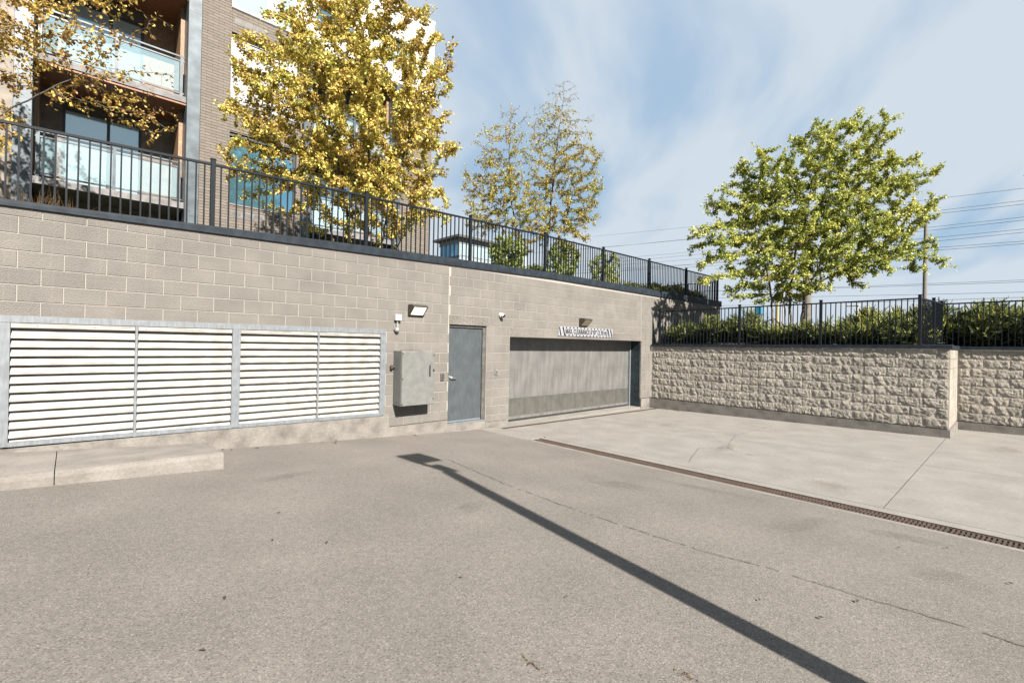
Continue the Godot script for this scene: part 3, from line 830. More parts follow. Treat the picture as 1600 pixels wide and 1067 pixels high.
# ---------------------------------------------------------------- ground
func grounds() -> void:
	struct("ground", sheet(func(_z): return -600.0, func(_z): return 600.0, -600.0, 600.0, 2, 2, -0.9), M.lawn)
	struct("asphalt_pavement", sheet(func(_z): return -24.0, func(z): return pave_edge(z), -0.02, 26.0, 90, 90, 0.0, 0.003), M.asphalt)
	struct("pavement_base", sheet(func(z): return pave_edge(z), func(_z): return 26.0, -0.4, 26.0, 20, 20, -0.20), M.joint_filler)
	struct("asphalt_crack", crack_strip([Vector2(4.10, 2.34), Vector2(3.82, 3.91), Vector2(3.72, 5.06), Vector2(3.70, 5.8), Vector2(3.71, 6.38), Vector2(3.78, 6.82), Vector2(3.79, 7.3), Vector2(3.83, 7.85), Vector2(3.79, 8.3), Vector2(3.75, 9.5), Vector2(3.72, 13.0)], 0.006, 3, 0.007), M.crack)
	# concrete apron and slabs
	var o := Node3D.new()
	o.name = "concrete_driveway"
	add_child(o)
	o.set_meta("kind", "structure")
	var xe := func(z: float) -> float: return pave_edge(z) + 0.001
	var xd := func(z: float) -> float: return pave_edge(z) + 0.085
	var xr := func(z: float) -> float: return pave_edge(z) + 0.335
	var hx := func(z: float) -> float: return pave_edge(z) + 0.335 + 0.18
	var hx2 := func(z: float) -> float: return pave_edge(z) + 0.335 + 0.190
	var c := func(v: float) -> Callable: return func(_z: float) -> float: return v
	part("concrete_edge", slab(xe, xd, 1.62, 15.0, 8), M.kerb_concrete, o)
	part("concrete_slab", slab(xe, c.call(7.05), 0.015, 1.55, 2), M.concrete, o)
	part("concrete_slab", slab(xd, xr, 1.555, 1.63, 1), M.concrete, o)
	part("concrete_slab", slab(c.call(7.056), c.call(13.75), -0.002, 0.165, 1), M.concrete, o)
	part("concrete_slab", slab(c.call(7.056), c.call(9.85), 0.325, 1.55, 1), M.concrete, o)
	part("concrete_slab", slab(c.call(9.863), c.call(13.70), 0.325, 3.60, 1), M.concrete, o)
	part("concrete_slab", slab(xr, hx, 1.63, 15.0, 8), M.concrete, o)
	part("concrete_slab", slab(hx2, c.call(9.85), 1.555, 3.60, 2), M.concrete, o)
	part("concrete_slab", slab(hx2, c.call(9.85), 3.606, 7.060, 4), M.concrete, o)
	part("concrete_slab", slab(c.call(9.863), c.call(13.70), 3.606, 7.060, 2), M.concrete, o)
	part("concrete_slab", slab(hx2, c.call(9.85), 7.072, 11.0, 4), M.concrete, o)
	part("concrete_slab", slab(c.call(9.863), c.call(13.40), 7.072, 11.0, 2), M.concrete, o)
	part("concrete_slab", slab(c.call(13.412), c.call(15.64), 7.072, 11.0, 2), M.concrete, o)
	part("concrete_slab", slab(hx2, c.call(15.64), 11.006, 15.0, 2), M.concrete, o)
	struct("concrete_crack", crack_strip([Vector2(12.47, 4.05), Vector2(10.4, 4.0), Vector2(9.3, 4.3), Vector2(8.80, 4.49), Vector2(8.35, 4.15), Vector2(7.6, 4.4), Vector2(7.03, 4.6)], 0.006, 9), M.crack)
	struct("concrete_crack", crack_strip([Vector2(8.80, 4.49), Vector2(8.60, 4.7), Vector2(8.47, 5.07)], 0.007, 10), M.crack)
	struct("concrete_crack", crack_strip([Vector2(10.9, 1.3), Vector2(10.4, 2.6), Vector2(10.4, 4.0)], 0.006, 11), M.crack)
	# raised walk under the louvre
	var s := MB.new()
	var up := func(x: float, z: float) -> float: return lerpf(0.012, lerpf(-0.128, -0.012, clampf(z / 1.35, 0, 1)), clampf((x + 0.6) / 2.0, 0, 1))
	var walk := Node3D.new()
	walk.name = "raised_walk"
	add_child(walk)
	walk.set_meta("kind", "structure")
	for seg in [[-7.0, -2.4], [-2.392, -0.10], [-0.092, 1.40]]:
		s = MB.new()
		var n := 8
		var zf := [0.013, 0.5, 1.0, 1.36, 1.40, 1.41]
		var last: bool = seg[1] > 1.0
		for i in n:
			var xa := lerpf(seg[0], seg[1], float(i) / n)
			var xb := lerpf(seg[0], seg[1], float(i + 1) / n)
			for j in 5:
				var da: float = [0.0, 0.0, 0.0, 0.0, 0.014, 0.05][j]
				var db: float = [0.0, 0.0, 0.0, 0.0, 0.014, 0.05][j + 1]
				s.quad(Vector3(xa, up.call(xa, zf[j]) - da, zf[j]), Vector3(xa, up.call(xa, zf[j + 1]) - db, zf[j + 1]), Vector3(xb, up.call(xb, zf[j + 1]) - db, zf[j + 1]), Vector3(xb, up.call(xb, zf[j]) - da, zf[j]))
			s.quad(Vector3(xa, -0.6, 1.425), Vector3(xb, -0.6, 1.425), Vector3(xb, up.call(xb, 1.41) - 0.05, 1.41), Vector3(xa, up.call(xa, 1.41) - 0.05, 1.41))
		var xe2: float = seg[1]
		for j in 5:
			var da: float = [0.0, 0.0, 0.0, 0.0, 0.014, 0.05][j]
			var db: float = [0.0, 0.0, 0.0, 0.0, 0.014, 0.05][j + 1]
			s.quad(Vector3(xe2, -0.6, zf[j]), Vector3(xe2, up.call(xe2, zf[j]) - da, zf[j]), Vector3(xe2, up.call(xe2, zf[j + 1]) - db, zf[j + 1]), Vector3(xe2, -0.6, zf[j + 1]))
			var x2: float = seg[0]
			s.quad(Vector3(x2, -0.6, zf[j + 1]), Vector3(x2, up.call(x2, zf[j + 1]) - db, zf[j + 1]), Vector3(x2, up.call(x2, zf[j]) - da, zf[j]), Vector3(x2, -0.6, zf[j]))
		part("concrete_slab", s.mesh(), M.kerb_concrete, walk)
	# terraces behind the walls
	var tb := MB.new()
	tb.box(Vector3(-40, -0.8, -60), Vector3(18.88, 3.02, -1.2))
	tb.box(Vector3(-40, 2.55, -1.2), Vector3(18.88, 3.02, -0.46))
	struct("upper_terrace", tb.mesh(), M.lawn)
	struct("planting_bed", boxm(Vector3(14.01, -0.8, 0.0), Vector3(26.0, 1.44, 6.79)), M.soil)
	struct("planting_bed", boxm(Vector3(15.95, -0.8, 6.80), Vector3(26.0, 1.45, 22.0)), M.soil)

func drain() -> void:
	var o := thing("trench_drain", "long rusty slotted trench drain between asphalt and concrete driveway", "drain", Vector3(6.4, -0.4, 5))
	var z0 := 1.64
	var step := 0.5
	var dx := -0.070 * step
	var bar := MB.new()
	# one grate section: two edge bars, a middle bar and cross bars, lying along z
	for x in [[-0.118, -0.098], [-0.010, 0.010], [0.098, 0.118]]:
		bar.box(Vector3(x[0], -0.022, 0.002), Vector3(x[1], 0.0, step - 0.004))
	for k in 14:
		var z := 0.006 + 0.0352 * k
		for x in [[-0.098, -0.010], [0.010, 0.098]]:
			bar.box(Vector3(x[0], -0.022, z), Vector3(x[1], -0.001, z + 0.017))
	var gm := bar.mesh()
	var turn := atan2(dx, step)
	for k in 26:
		var z := z0 + step * k
		var x := pave_edge(z) + 0.210
		var g := part("grate", gm, M.rust_iron, o, Vector3(x, ground_y(x, z) - 0.006, z))
		g.rotation = Vector3(-atan(0.0215), turn, 0)
	part("channel", slab(func(z): return pave_edge(z) + 0.088, func(z): return pave_edge(z) + 0.332, z0, 14.6, 6, -0.10, 0.05), M.channel_dark, o)
	part("edge_angle", slab(func(z): return pave_edge(z) + 0.0855, func(z): return pave_edge(z) + 0.0905, z0, 14.6, 6, 0.002, 0.08), M.rust_iron, o)
	part("edge_angle", slab(func(z): return pave_edge(z) + 0.3300, func(z): return pave_edge(z) + 0.3345, z0, 14.6, 6, 0.002, 0.08), M.rust_iron, o)
	var p := thing("slot_drain", "narrow brown slot drain across the foot of the garage door", "drain", Vector3(10.3, -0.5, 0.25))
	var b2 := MB.new()
	for z in [[-0.075, -0.060], [-0.006, 0.006], [0.060, 0.075]]:
		b2.box(Vector3(0.002, -0.022, z[0]), Vector3(0.648, 0.0, z[1]))
	for k in 18:
		b2.box(Vector3(0.004 + 0.0362 * k, -0.022, -0.060), Vector3(0.020 + 0.0362 * k, -0.002, 0.060))
	var sm := b2.mesh()
	for k in 10:
		var x := 7.10 + 0.65 * k
		var g := part("grate", sm, M.rust_iron, p, Vector3(x, ground_y(x, 0.245) - 0.004, 0.245))
		g.rotation.z = -0.012
	part("channel", slab(func(_z): return 7.06, func(_z): return 13.64, 0.168, 0.322, 1, -0.09, 0.05), M.channel_dark, p)

func debris() -> void:
	var spots := [[1.384, 3.571], [1.143, 4.217], [1.443, 4.502], [2.241, 6.191], [1.889, 5.592], [3.176, 6.974], [3.238, 7.29], [5.533, 7.668], [4.935, 8.048], [0.667, 4.98], [0.474, 5.468], [3.673, 7.384], [5.165, 7.395]]
	rng.seed = 5
	for k in spots.size():
		var s: Array = spots[k]
		var b := MB.new()
		var a := rng.randf() * TAU
		var l := rng.randf_range(0.012, 0.022)
		var d := Vector3(cos(a), 0, sin(a))
		var e := Vector3(-d.z, 0, d.x)
		var p := Vector3(s[0], ground_y(s[0], s[1]) + 0.011, s[1])
		var tip := p + d * l + Vector3(0, 0.004, 0)
		var tail := p - d * l
		b.tri(tail, p + e * l * 0.5 + Vector3(0, 0.006, 0), tip); b.tri(tail, tip, p - e * l * 0.45 + Vector3(0, 0.009, 0))
		b.tri(tail, tip, p + e * l * 0.5 + Vector3(0, 0.005, 0)); b.tri(tail, p - e * l * 0.45 + Vector3(0, 0.008, 0), tip)
		tag(part("dry_leaf", b.mesh(), M.dead_leaf, self), "small dark dry leaf lying on the open grey asphalt", "leaf", "dry leaves on the asphalt")
	for k in 16:
		var b := MB.new()
		var a := rng.randf() * TAU
		var l := rng.randf_range(0.018, 0.03)
		var x := rng.randf_range(1.5, 5.0)
		var z := 0.08 + 0.30 * rng.randf() * rng.randf()
		var d := Vector3(cos(a), 0, sin(a))
		var e := Vector3(-d.z, 0, d.x)
		var p := Vector3(x, ground_y(x, z) + 0.010, z)
		b.tri(p - d * l, p + e * l * 0.6 + Vector3(0, 0.01, 0), p + d * l); b.tri(p - d * l, p + d * l, p - e * l * 0.6 + Vector3(0, 0.012, 0))
		tag(part("fallen_leaf", b.mesh(), M.yellow_leaf if k % 3 else M.dead_leaf, self), "tiny fallen leaf on asphalt along the foot of the block wall", "leaf", "fallen leaves at the wall foot")
	for k in 14:
		var b := MB.new()
		var a := rng.randf() * TAU
		var l := rng.randf_range(0.018, 0.03)
		var x := 13.60 - 0.9 * rng.randf() * rng.randf()
		var z := 0.45 + 1.6 * rng.randf() * rng.randf()
		var d := Vector3(cos(a), 0, sin(a))
		var e := Vector3(-d.z, 0, d.x)
		var p := Vector3(x, ground_y(x, z) + 0.006, z)
		b.tri(p - d * l, p + e * l * 0.6 + Vector3(0, 0.01, 0), p + d * l); b.tri(p - d * l, p + d * l, p - e * l * 0.6 + Vector3(0, 0.012, 0))
		tag(part("fallen_leaf", b.mesh(), M.yellow_leaf, self), "tiny yellow fallen leaf on concrete in the corner right of the garage door", "leaf", "fallen leaves in the driveway corner")
	# weeds that come up through the asphalt at the lower edge of the picture
	for s in [[2.114, 7.016, 0.016, "tuft of dry grass sprouting from asphalt right of the lamp shadow's near end"], [1.612, 6.529, 0.008, "faint patch of dry weeds flat in the asphalt near the picture's lower middle"]]:
		var b := MB.new()
		for k in 14:
			var a := rng.randf() * TAU
			var r := rng.randf() * 0.04
			var p := Vector3(s[0] + cos(a) * r * 0.5, ground_y(s[0], s[1]) + 0.004, s[1] + sin(a) * r * 2.0)
			var t := p + Vector3(rng.randf_range(-0.03, 0.03), s[2] * rng.randf_range(0.5, 1.2), rng.randf_range(-0.04, 0.04))
			var e := Vector3(0.003, 0, 0.002)
			b.tri(p - e, p + e, t); b.tri(p + e, p - e, t)
		tag(part("grass_tuft", b.mesh(), M.dry_stalk, self), s[3], "grass")

func bed_mound() -> void:   # the soil rises behind the low wall
	var f := FastNoiseLite.new()
	f.seed = 12
	f.frequency = 0.6
	for q in [[14.01, 26.0, 0.0, 6.80], [15.95, 26.0, 6.80, 22.0]]:
		var b := MB.new()
		var at := func(i: int, j: int) -> Vector3:
			var x := lerpf(q[0], q[1], i / 24.0)
			var z := lerpf(q[2], q[3], j / 24.0)
			var d := minf(x - 14.0 if z < 6.8 else x - 15.9, 1.2)
			return Vector3(x, 1.50 + 0.22 * smoothstep(0.0, 1.0, d) + 0.07 * f.get_noise_2d(x, z), z)
		for i in 24:
			for j in 24:
				b.quad(at.call(i, j), at.call(i, j + 1), at.call(i + 1, j + 1), at.call(i + 1, j))
		struct("planting_bed", b.mesh(), M.soil)

func stains() -> void:   # old oil and tyre marks, thin films
	var r := RandomNumberGenerator.new()
	r.seed = 44
	var oil := mat("oil_film", Color(0.02, 0.018, 0.016), 0.8)
	oil.transparency = BaseMaterial3D.TRANSPARENCY_ALPHA
	oil.albedo_color.a = 0.03
	var rusty := mat("rust_film", Color(0.10, 0.06, 0.03), 0.9)
	rusty.transparency = BaseMaterial3D.TRANSPARENCY_ALPHA
	rusty.albedo_color.a = 0.035
	for q in [[5.25, 6.7, 0.55, 0.22, 0], [5.0, 4.7, 0.30, 0.5, 0], [4.7, 7.7, 0.25, 0.18, 0], [2.9, 4.4, 0.22, 0.14, 0], [1.9, 2.2, 0.3, 0.2, 0], [8.75, 4.45, 0.45, 0.16, 1], [10.6, 2.3, 0.5, 0.2, 1], [12.9, 8.0, 0.5, 0.3, 1], [7.3, 6.4, 0.2, 0.35, 1], [5.6, 7.4, 0.16, 0.4, 0], [5.75, 5.4, 0.12, 0.6, 0]]:
		var b := MB.new()
		var k := 22
		for layer in 4:
			var sc := 1.0 - 0.22 * layer
			var pts := []
			for i in k:
				var a := TAU * i / k
				var w := 1.0 + 0.30 * sin(a * 2.0 + layer + q[0]) + r.randf_range(-0.22, 0.22)
				var x: float = q[0] + cos(a) * q[2] * sc * w
				var z: float = q[1] + sin(a) * q[3] * sc * w
				pts.append(Vector3(x, ground_y(x, z) + 0.0045 + 0.0012 * layer, z))
			var c := Vector3(q[0], ground_y(q[0], q[1]) + 0.0045 + 0.0012 * layer, q[1])
			for i in k: b.tri(c, pts[(i + 1) % k], pts[i])
		struct("pavement_stain", b.mesh(), rusty if q[4] else oil)

# ---------------------------------------------------------------- lamp post behind the camera, whose shadow lies on the asphalt
func lamp_post() -> void:
	var at := Vector3(2.227, 0, 9.65)
	at.y = ground_y(at.x, at.z)
	var o := thing("lamp_post", "square dark lamp post with flat head throwing the long shadow on the asphalt", "lamp post", at)
	part("pole", boxm(at + Vector3(-0.072, 0.3, -0.072), at + Vector3(0.072, 5.02, 0.072), 0.006), M.lamp_post_paint, o)
	part("base", boxm(at + Vector3(-0.22, -0.3, -0.22), at + Vector3(0.22, 0.3, 0.22), 0.02), M.concrete, o)
	part("bracket", boxm(at + Vector3(-0.04, 5.021, -0.40), at + Vector3(0.15, 5.075, 0.05), 0.01), M.lamp_post_paint, o)
	part("arm", boxm(at + Vector3(-0.06, 5.03, -0.62), at + Vector3(0.02, 5.07, -0.401), 0.004), M.lamp_post_paint, o)
	part("head", boxm(at + Vector3(-0.07, 5.02, -1.20), at + Vector3(0.36, 5.09, -0.60), 0.02), M.lamp_post_paint, o)

# ---------------------------------------------------------------- trees
func leaf_mesh(len: float, wide: float) -> ArrayMesh:
	var b := MB.new()
	var a := Vector3(0, 0, 0)
	var t := Vector3(0, -len * 0.08, len)
	var m := Vector3(0, len * 0.05, len * 0.45)
	for s in [-1.0, 1.0]:
		var e := Vector3(s * wide * 0.5, len * 0.13, len * 0.36)
		var e2 := Vector3(s * wide * 0.36, len * 0.08, len * 0.68)
		if s > 0:
			b.tri(a, e, m); b.tri(m, e, e2); b.tri(m, e2, t)
		else:
			b.tri(a, m, e); b.tri(m, e2, e); b.tri(m, t, e2)
	return b.mesh()

func sprig_mesh(len: float) -> ArrayMesh:   # a juniper spray: a stalk with narrow feathers on both sides
	var b := MB.new()
	for k in 9:
		var t := float(k) / 8.0
		var p := Vector3(0, 0.10 * len * sin(t * 2.6), len * t)
		var l := len * lerpf(0.42, 0.16, t)
		for s in [-1.0, 1.0]:
			var d := Vector3(s * 0.75, 0.25 * (1 if k % 2 else -1), 0.9).normalized() * l
			var e := Vector3(0.012, 0.018 * (1 if k % 2 else -1), 0.02) * (len / 0.22)
			b.tri(p - e * 0.5, p + e, p + d)
	return b.mesh()

func foliage(parent: Node3D, called: String, mesh: Mesh, m: Material, xf: Array, cols: Array) -> void:
	var mm := MultiMesh.new()
	mm.transform_format = MultiMesh.TRANSFORM_3D
	mm.use_colors = true
	mm.mesh = mesh
	mm.instance_count = xf.size()
	for i in xf.size():
		var t: Transform3D = xf[i]
		t.origin -= parent.position
		mm.set_instance_transform(i, t)
		mm.set_instance_color(i, cols[i])
	var o := MultiMeshInstance3D.new()
	o.name = called
	o.multimesh = mm
	o.material_override = m
	o.set_meta("kind", "stuff")
	parent.add_child(o, true)

func any_basis(r: RandomNumberGenerator, z: Vector3) -> Basis:
	var x := z.cross(Vector3(r.randf() - 0.5, r.randf() + 0.2, r.randf() - 0.5)).normalized()
	return Basis(x, z.cross(x).normalized(), z)

# stems: arrays of points from the ground up; blobs: [x, y, z, r, leafiness]; grown by space colonisation
func tree(called: String, label: String, at: Vector3, stems: Array, blobs: Array, n_att: int, step: float, kill: float, leaves: int, lmesh: Mesh, palette: Array, bark: Material, tip: float, sd: int, group := "") -> Node3D:
	var r := RandomNumberGenerator.new()
	r.seed = sd
	var vol := 0.0
	for b in blobs: vol += pow(b[3], 2.3)
	var ax := PackedVector3Array()
	var al := PackedFloat32Array()
	for b in blobs:
		var n := int(ceil(n_att * pow(b[3], 2.3) / vol))
		for k in n:
			var p := Vector3(r.randfn(), r.randfn(), r.randfn()).normalized() * pow(r.randf(), 0.42) * float(b[3])
			ax.append(Vector3(b[0], b[1], b[2]) + p)
			al.append(b[4] if b.size() > 4 else 1.0)
	var pos := PackedVector3Array()
	var par := PackedInt32Array()
	for st in stems:
		var prev := -1
		for k in st.size() - 1:
			var a: Vector3 = st[k]
			var c: Vector3 = st[k + 1]
			var n := maxi(1, int(a.distance_to(c) / step))
			for i in n:
				var wob := Vector3(r.randf_range(-1, 1), 0, r.randf_range(-1, 1)) * step * 0.16
				pos.append(a.lerp(c, float(i) / n) + (wob if i > 0 or k > 0 else Vector3.ZERO)); par.append(prev)
				prev = pos.size() - 1
	var alive := PackedInt32Array(range(ax.size()))
	var near := PackedInt32Array()
	var nd := PackedFloat32Array()
	near.resize(ax.size()); nd.resize(ax.size())
	nd.fill(1e9)
	var lo := 0
	var kill2 := kill * kill
	var leafy := PackedFloat32Array()
	for it in 90:
		var hi := pos.size()
		for q in alive:
			var p := ax[q]
			var best := nd[q]
			var bi := near[q]
			for i in range(lo, hi):
				var d := p.distance_squared_to(pos[i])
				if d < best:
					best = d; bi = i
			nd[q] = best; near[q] = bi
		lo = hi
		var keep := PackedInt32Array()
		var pull := {}
		for q in alive:
			if nd[q] < kill2: continue
			keep.append(q)
			var i := near[q]
			var d := (ax[q] - pos[i]).normalized()
			pull[i] = pull.get(i, Vector3.ZERO) + d
		alive = keep
		if alive.is_empty(): break
		for i in pull:
			var d: Vector3 = pull[i]
			if d.length() < 0.05: continue
			d = (d.normalized() + Vector3(r.randf_range(-1, 1), r.randf_range(-0.6, 1.0), r.randf_range(-1, 1)) * 0.28).normalized()
			pos.append(pos[i] + d * step); par.append(i)
		if pos.size() == hi or pos.size() > 9000: break
	# thickness from the tips down
	var rad := PackedFloat32Array()
	rad.resize(pos.size())
	var kids := PackedInt32Array()
	kids.resize(pos.size())
	for i in range(pos.size() - 1, -1, -1):
		rad[i] = tip if rad[i] == 0.0 else pow(rad[i], 1.0 / 2.35)
		if par[i] >= 0:
			rad[par[i]] += pow(rad[i], 2.35)
			kids[par[i]] += 1
	var o := thing(called, label, "tree", at, group)
	var w := MB.new()
	for i in pos.size():
		var q := par[i]
		if q < 0: continue
		var rb := minf(rad[q], rad[i] * 1.25)
		w.tube(pos[q], pos[i], rb, rad[i], 7 if rad[i] > 0.02 else (4 if rad[i] > 0.008 else 3))
	# bare side twigs, then leaves round every thin twig
	var xf := []
	var cols := []
	var thin := []
	for i in pos.size():
		if rad[i] < tip * 2.6 and par[i] >= 0: thin.append(i)
	var dens := PackedFloat32Array()
	var total := 0.0
	for i in thin:
		var best := 1e9
		var lv := 1.0
		for b in blobs:
			var d: float = pos[i].distance_to(Vector3(b[0], b[1], b[2])) / b[3]
			if d < best:
				best = d; lv = b[4] if b.size() > 4 else 1.0
		dens.append(lv)
		total += lv
	var f := FastNoiseLite.new()
	f.seed = sd
	f.frequency = 0.9
	for k in thin.size():
		var i: int = thin[k]
		var dir := (pos[i] - pos[par[i]]).normalized()
		var nt := 1 + int(r.randf() < 0.8)
		var ends := [[pos[par[i]], pos[i]]]
		for t in nt:
			var d := (dir * 0.8 + Vector3(r.randfn(), r.randfn() - 0.1, r.randfn()) * 0.6).normalized()
			var e := pos[i] + d * step * r.randf_range(0.7, 1.5)
			w.tube(pos[i], e, tip * 0.7, tip * 0.4, 3)
			ends.append([pos[i], e])
		var want := leaves * dens[k] / maxf(total, 1.0)
		var n := int(want) + int(r.randf() < want - int(want))
		for t in n:
			var e: Array = ends[r.randi() % ends.size()]
			var p: Vector3 = e[0].lerp(e[1], r.randf_range(0.1, 1.05)) + Vector3(r.randfn(), r.randfn(), r.randfn()) * step * 0.20
			var z := (dir * 0.5 + Vector3(r.randfn(), r.randfn() - 0.9, r.randfn()) * 0.7).normalized()
			var s := r.randf_range(0.5, 1.25)
			xf.append(Transform3D(any_basis(r, z).scaled(Vector3(s, s, s)), p))
			var tone := clampf(0.5 + 0.55 * f.get_noise_3dv(p) + r.randfn() * 0.24, 0.0, 0.999) * (palette.size() - 1)
			var c: Color = palette[int(tone)].lerp(palette[int(tone) + 1], tone - int(tone))
			cols.append(c * r.randf_range(0.8, 1.2))
	part("trunk", w.mesh(), bark, o)
	foliage(o, "crown", lmesh, M.leaf, xf, cols)
	return o

func trees() -> void:
	var big := leaf_mesh(0.073, 0.051)
	var mid := leaf_mesh(0.069, 0.048)
	var gold := [Color(0.188, 0.105, 0.032), Color(0.338, 0.224, 0.057), Color(0.470, 0.360, 0.082), Color(0.526, 0.441, 0.111), Color(0.402, 0.392, 0.090), Color(0.235, 0.263, 0.063)]
	var brownish := [Color(0.187, 0.104, 0.022), Color(0.297, 0.201, 0.040), Color(0.343, 0.288, 0.050), Color(0.250, 0.254, 0.045), Color(0.148, 0.185, 0.034)]
	var green := [Color(0.092, 0.121, 0.025), Color(0.184, 0.226, 0.044), Color(0.284, 0.318, 0.063), Color(0.384, 0.401, 0.090), Color(0.491, 0.427, 0.102)]
	var b1 := [[4.45, 6.03, -2.30, 1.94], [3.30, 6.16, -3.0, 1.21], [3.34, 5.67, -3.4, 0.94], [3.31, 7.32, -3.08, 1.11], [4.64, 8.15, -2.67, 1.51], [5.76, 7.97, -2.0, 1.28], [5.56, 5.88, -1.34, 1.20], [4.57, 4.80, -1.86, 1.25], [5.25, 4.46, -0.95, 0.84], [2.84, 5.12, -3.5, 0.73], [4.01, 4.56, -3.1, 0.76], [6.28, 6.53, -1.38, 0.55], [5.65, 4.24, -0.54, 0.48], [4.54, 9.10, -2.01, 1.28], [5.72, 8.79, -1.7, 0.66], [3.83, 8.93, -3.2, 0.84], [2.70, 6.65, -3.6, 0.41], [6.25, 7.91, -1.5, 0.59], [5.52, 4.24, -2.1, 0.69], [4.5, 6.9, -2.4, 1.79], [5.2, 6.9, -1.8, 1.34]]
	tree("birch_tree", "big golden-yellow multi-stemmed birch in front of the apartment building", Vector3(4.9, 3.0, -2.2), [
		[Vector3(4.45, 3.0, -2.55), Vector3(4.25, 4.2, -2.7), Vector3(3.7, 5.6, -3.0)], [Vector3(4.68, 3.0, -2.4), Vector3(4.6, 4.4, -2.5), Vector3(4.2, 6.2, -2.6), Vector3(4.1, 7.6, -2.6)],
		[Vector3(4.95, 3.0, -2.2), Vector3(5.0, 4.6, -2.2), Vector3(4.9, 6.6, -2.2), Vector3(4.75, 8.6, -2.2)], [Vector3(5.13, 3.0, -2.05), Vector3(5.3, 4.4, -1.9), Vector3(5.7, 6.2, -1.7), Vector3(5.8, 7.6, -1.8)], [Vector3(5.35, 3.0, -1.9), Vector3(5.6, 4.2, -1.5), Vector3(5.9, 5.4, -1.2)]],
		b1, 2700, 0.14, 0.25, 84000, big, gold, M.bark_birch, 0.0036, 101)
	var b0 := [[-0.68, 6.72, -3.2, 0.81], [-0.09, 6.85, -3.0, 0.71, 0.9], [0.41, 7.67, -3.3, 0.51, 0.8], [-0.53, 6.11, -3.6, 0.68], [0.18, 6.17, -2.7, 0.58, 0.9], [0.77, 5.51, -2.8, 0.51, 0.6], [0.02, 5.70, -3.2, 0.55, 0.9], [1.01, 5.02, -2.4, 0.35, 0.5], [1.21, 6.25, -2.9, 0.35, 0.12], [-0.85, 4.59, -3.4, 0.29, 0.7], [0.92, 7.00, -2.7, 0.42, 0.25], [-1.78, 6.77, -4.6, 1.35], [-1.62, 8.41, -4.5, 1.33], [-0.56, 8.09, -3.9, 0.86], [-1.63, 5.42, -4.8, 1.01, 0.7], [1.25, 5.35, -2.5, 0.3, 0.2]]
	tree("birch_tree", "half-bare yellowing birch reaching in from the left before the balconies", Vector3(-2.0, 3.0, -4.2), [
		[Vector3(-2.1, 3.0, -4.2), Vector3(-1.9, 4.8, -4.2), Vector3(-1.3, 6.4, -3.9), Vector3(-1.0, 8.0, -3.8)], [Vector3(-1.9, 3.0, -4.0), Vector3(-1.3, 4.6, -3.6), Vector3(-0.4, 5.5, -3.2)]],
		b0, 1100, 0.14, 0.24, 14500, mid, [gold[0], gold[0] * 1.5, gold[1], gold[2], gold[1]], M.bark_grey, 0.0034, 102)
	var b2 := [[12.86, 10.47, -5.93, 0.75, 0.1], [12.07, 9.08, -5.97, 1.01, 0.45], [12.17, 7.88, -6.24, 1.18, 0.7], [12.03, 7.17, -5.51, 1.26], [11.73, 6.47, -6.16, 0.95], [12.51, 8.91, -5.53, 1.00, 0.5], [13.28, 6.31, -5.43, 1.03], [11.3, 7.3, -6.2, 0.69, 0.6]]
	tree("birch_tree", "thin sparse birch left of its taller neighbour beyond the fence", Vector3(13.1, 3.0, -5.3), [
		[Vector3(13.15, 3.0, -5.3), Vector3(13.0, 4.6, -5.3), Vector3(12.6, 7.0, -5.6), Vector3(12.5, 9.2, -5.7), Vector3(12.75, 10.6, -5.9)], [Vector3(13.0, 4.4, -5.3), Vector3(12.3, 5.8, -5.7), Vector3(11.8, 7.2, -6.0)]],
		b2, 900, 0.16, 0.28, 15500, mid, brownish, M.bark_pale, 0.0045, 103, "")
	var b3 := [[15.73, 12.38, -5.74, 0.91, 0.06], [15.51, 10.82, -5.96, 1.37, 0.4], [15.93, 9.15, -5.10, 1.44, 0.75], [14.93, 8.20, -5.67, 1.43], [15.91, 7.87, -4.66, 1.02], [15.85, 6.74, -5.07, 1.14, 1.2], [15.22, 6.59, -5.60, 1.12, 1.1], [14.25, 9.58, -5.89, 0.78, 0.5], [15.9, 10.84, -4.94, 0.78, 0.12], [16.02, 5.64, -5.62, 0.85], [14.7, 11.3, -6.0, 0.57, 0.1]]
	tree("birch_tree", "taller sparse birch with bare top twigs against the sky beyond the fence", Vector3(14.95, 3.0, -5.9), [
		[Vector3(14.95, 3.0, -5.9), Vector3(14.9, 5.4, -5.8), Vector3(15.1, 8.0, -5.7), Vector3(15.4, 10.4, -5.7), Vector3(15.75, 12.6, -5.7)], [Vector3(14.95, 5.0, -5.8), Vector3(15.5, 6.6, -5.3), Vector3(15.9, 8.4, -5.1)]],
		b3, 1200, 0.17, 0.30, 24000, mid, brownish, M.bark_birch, 0.005, 104, "")
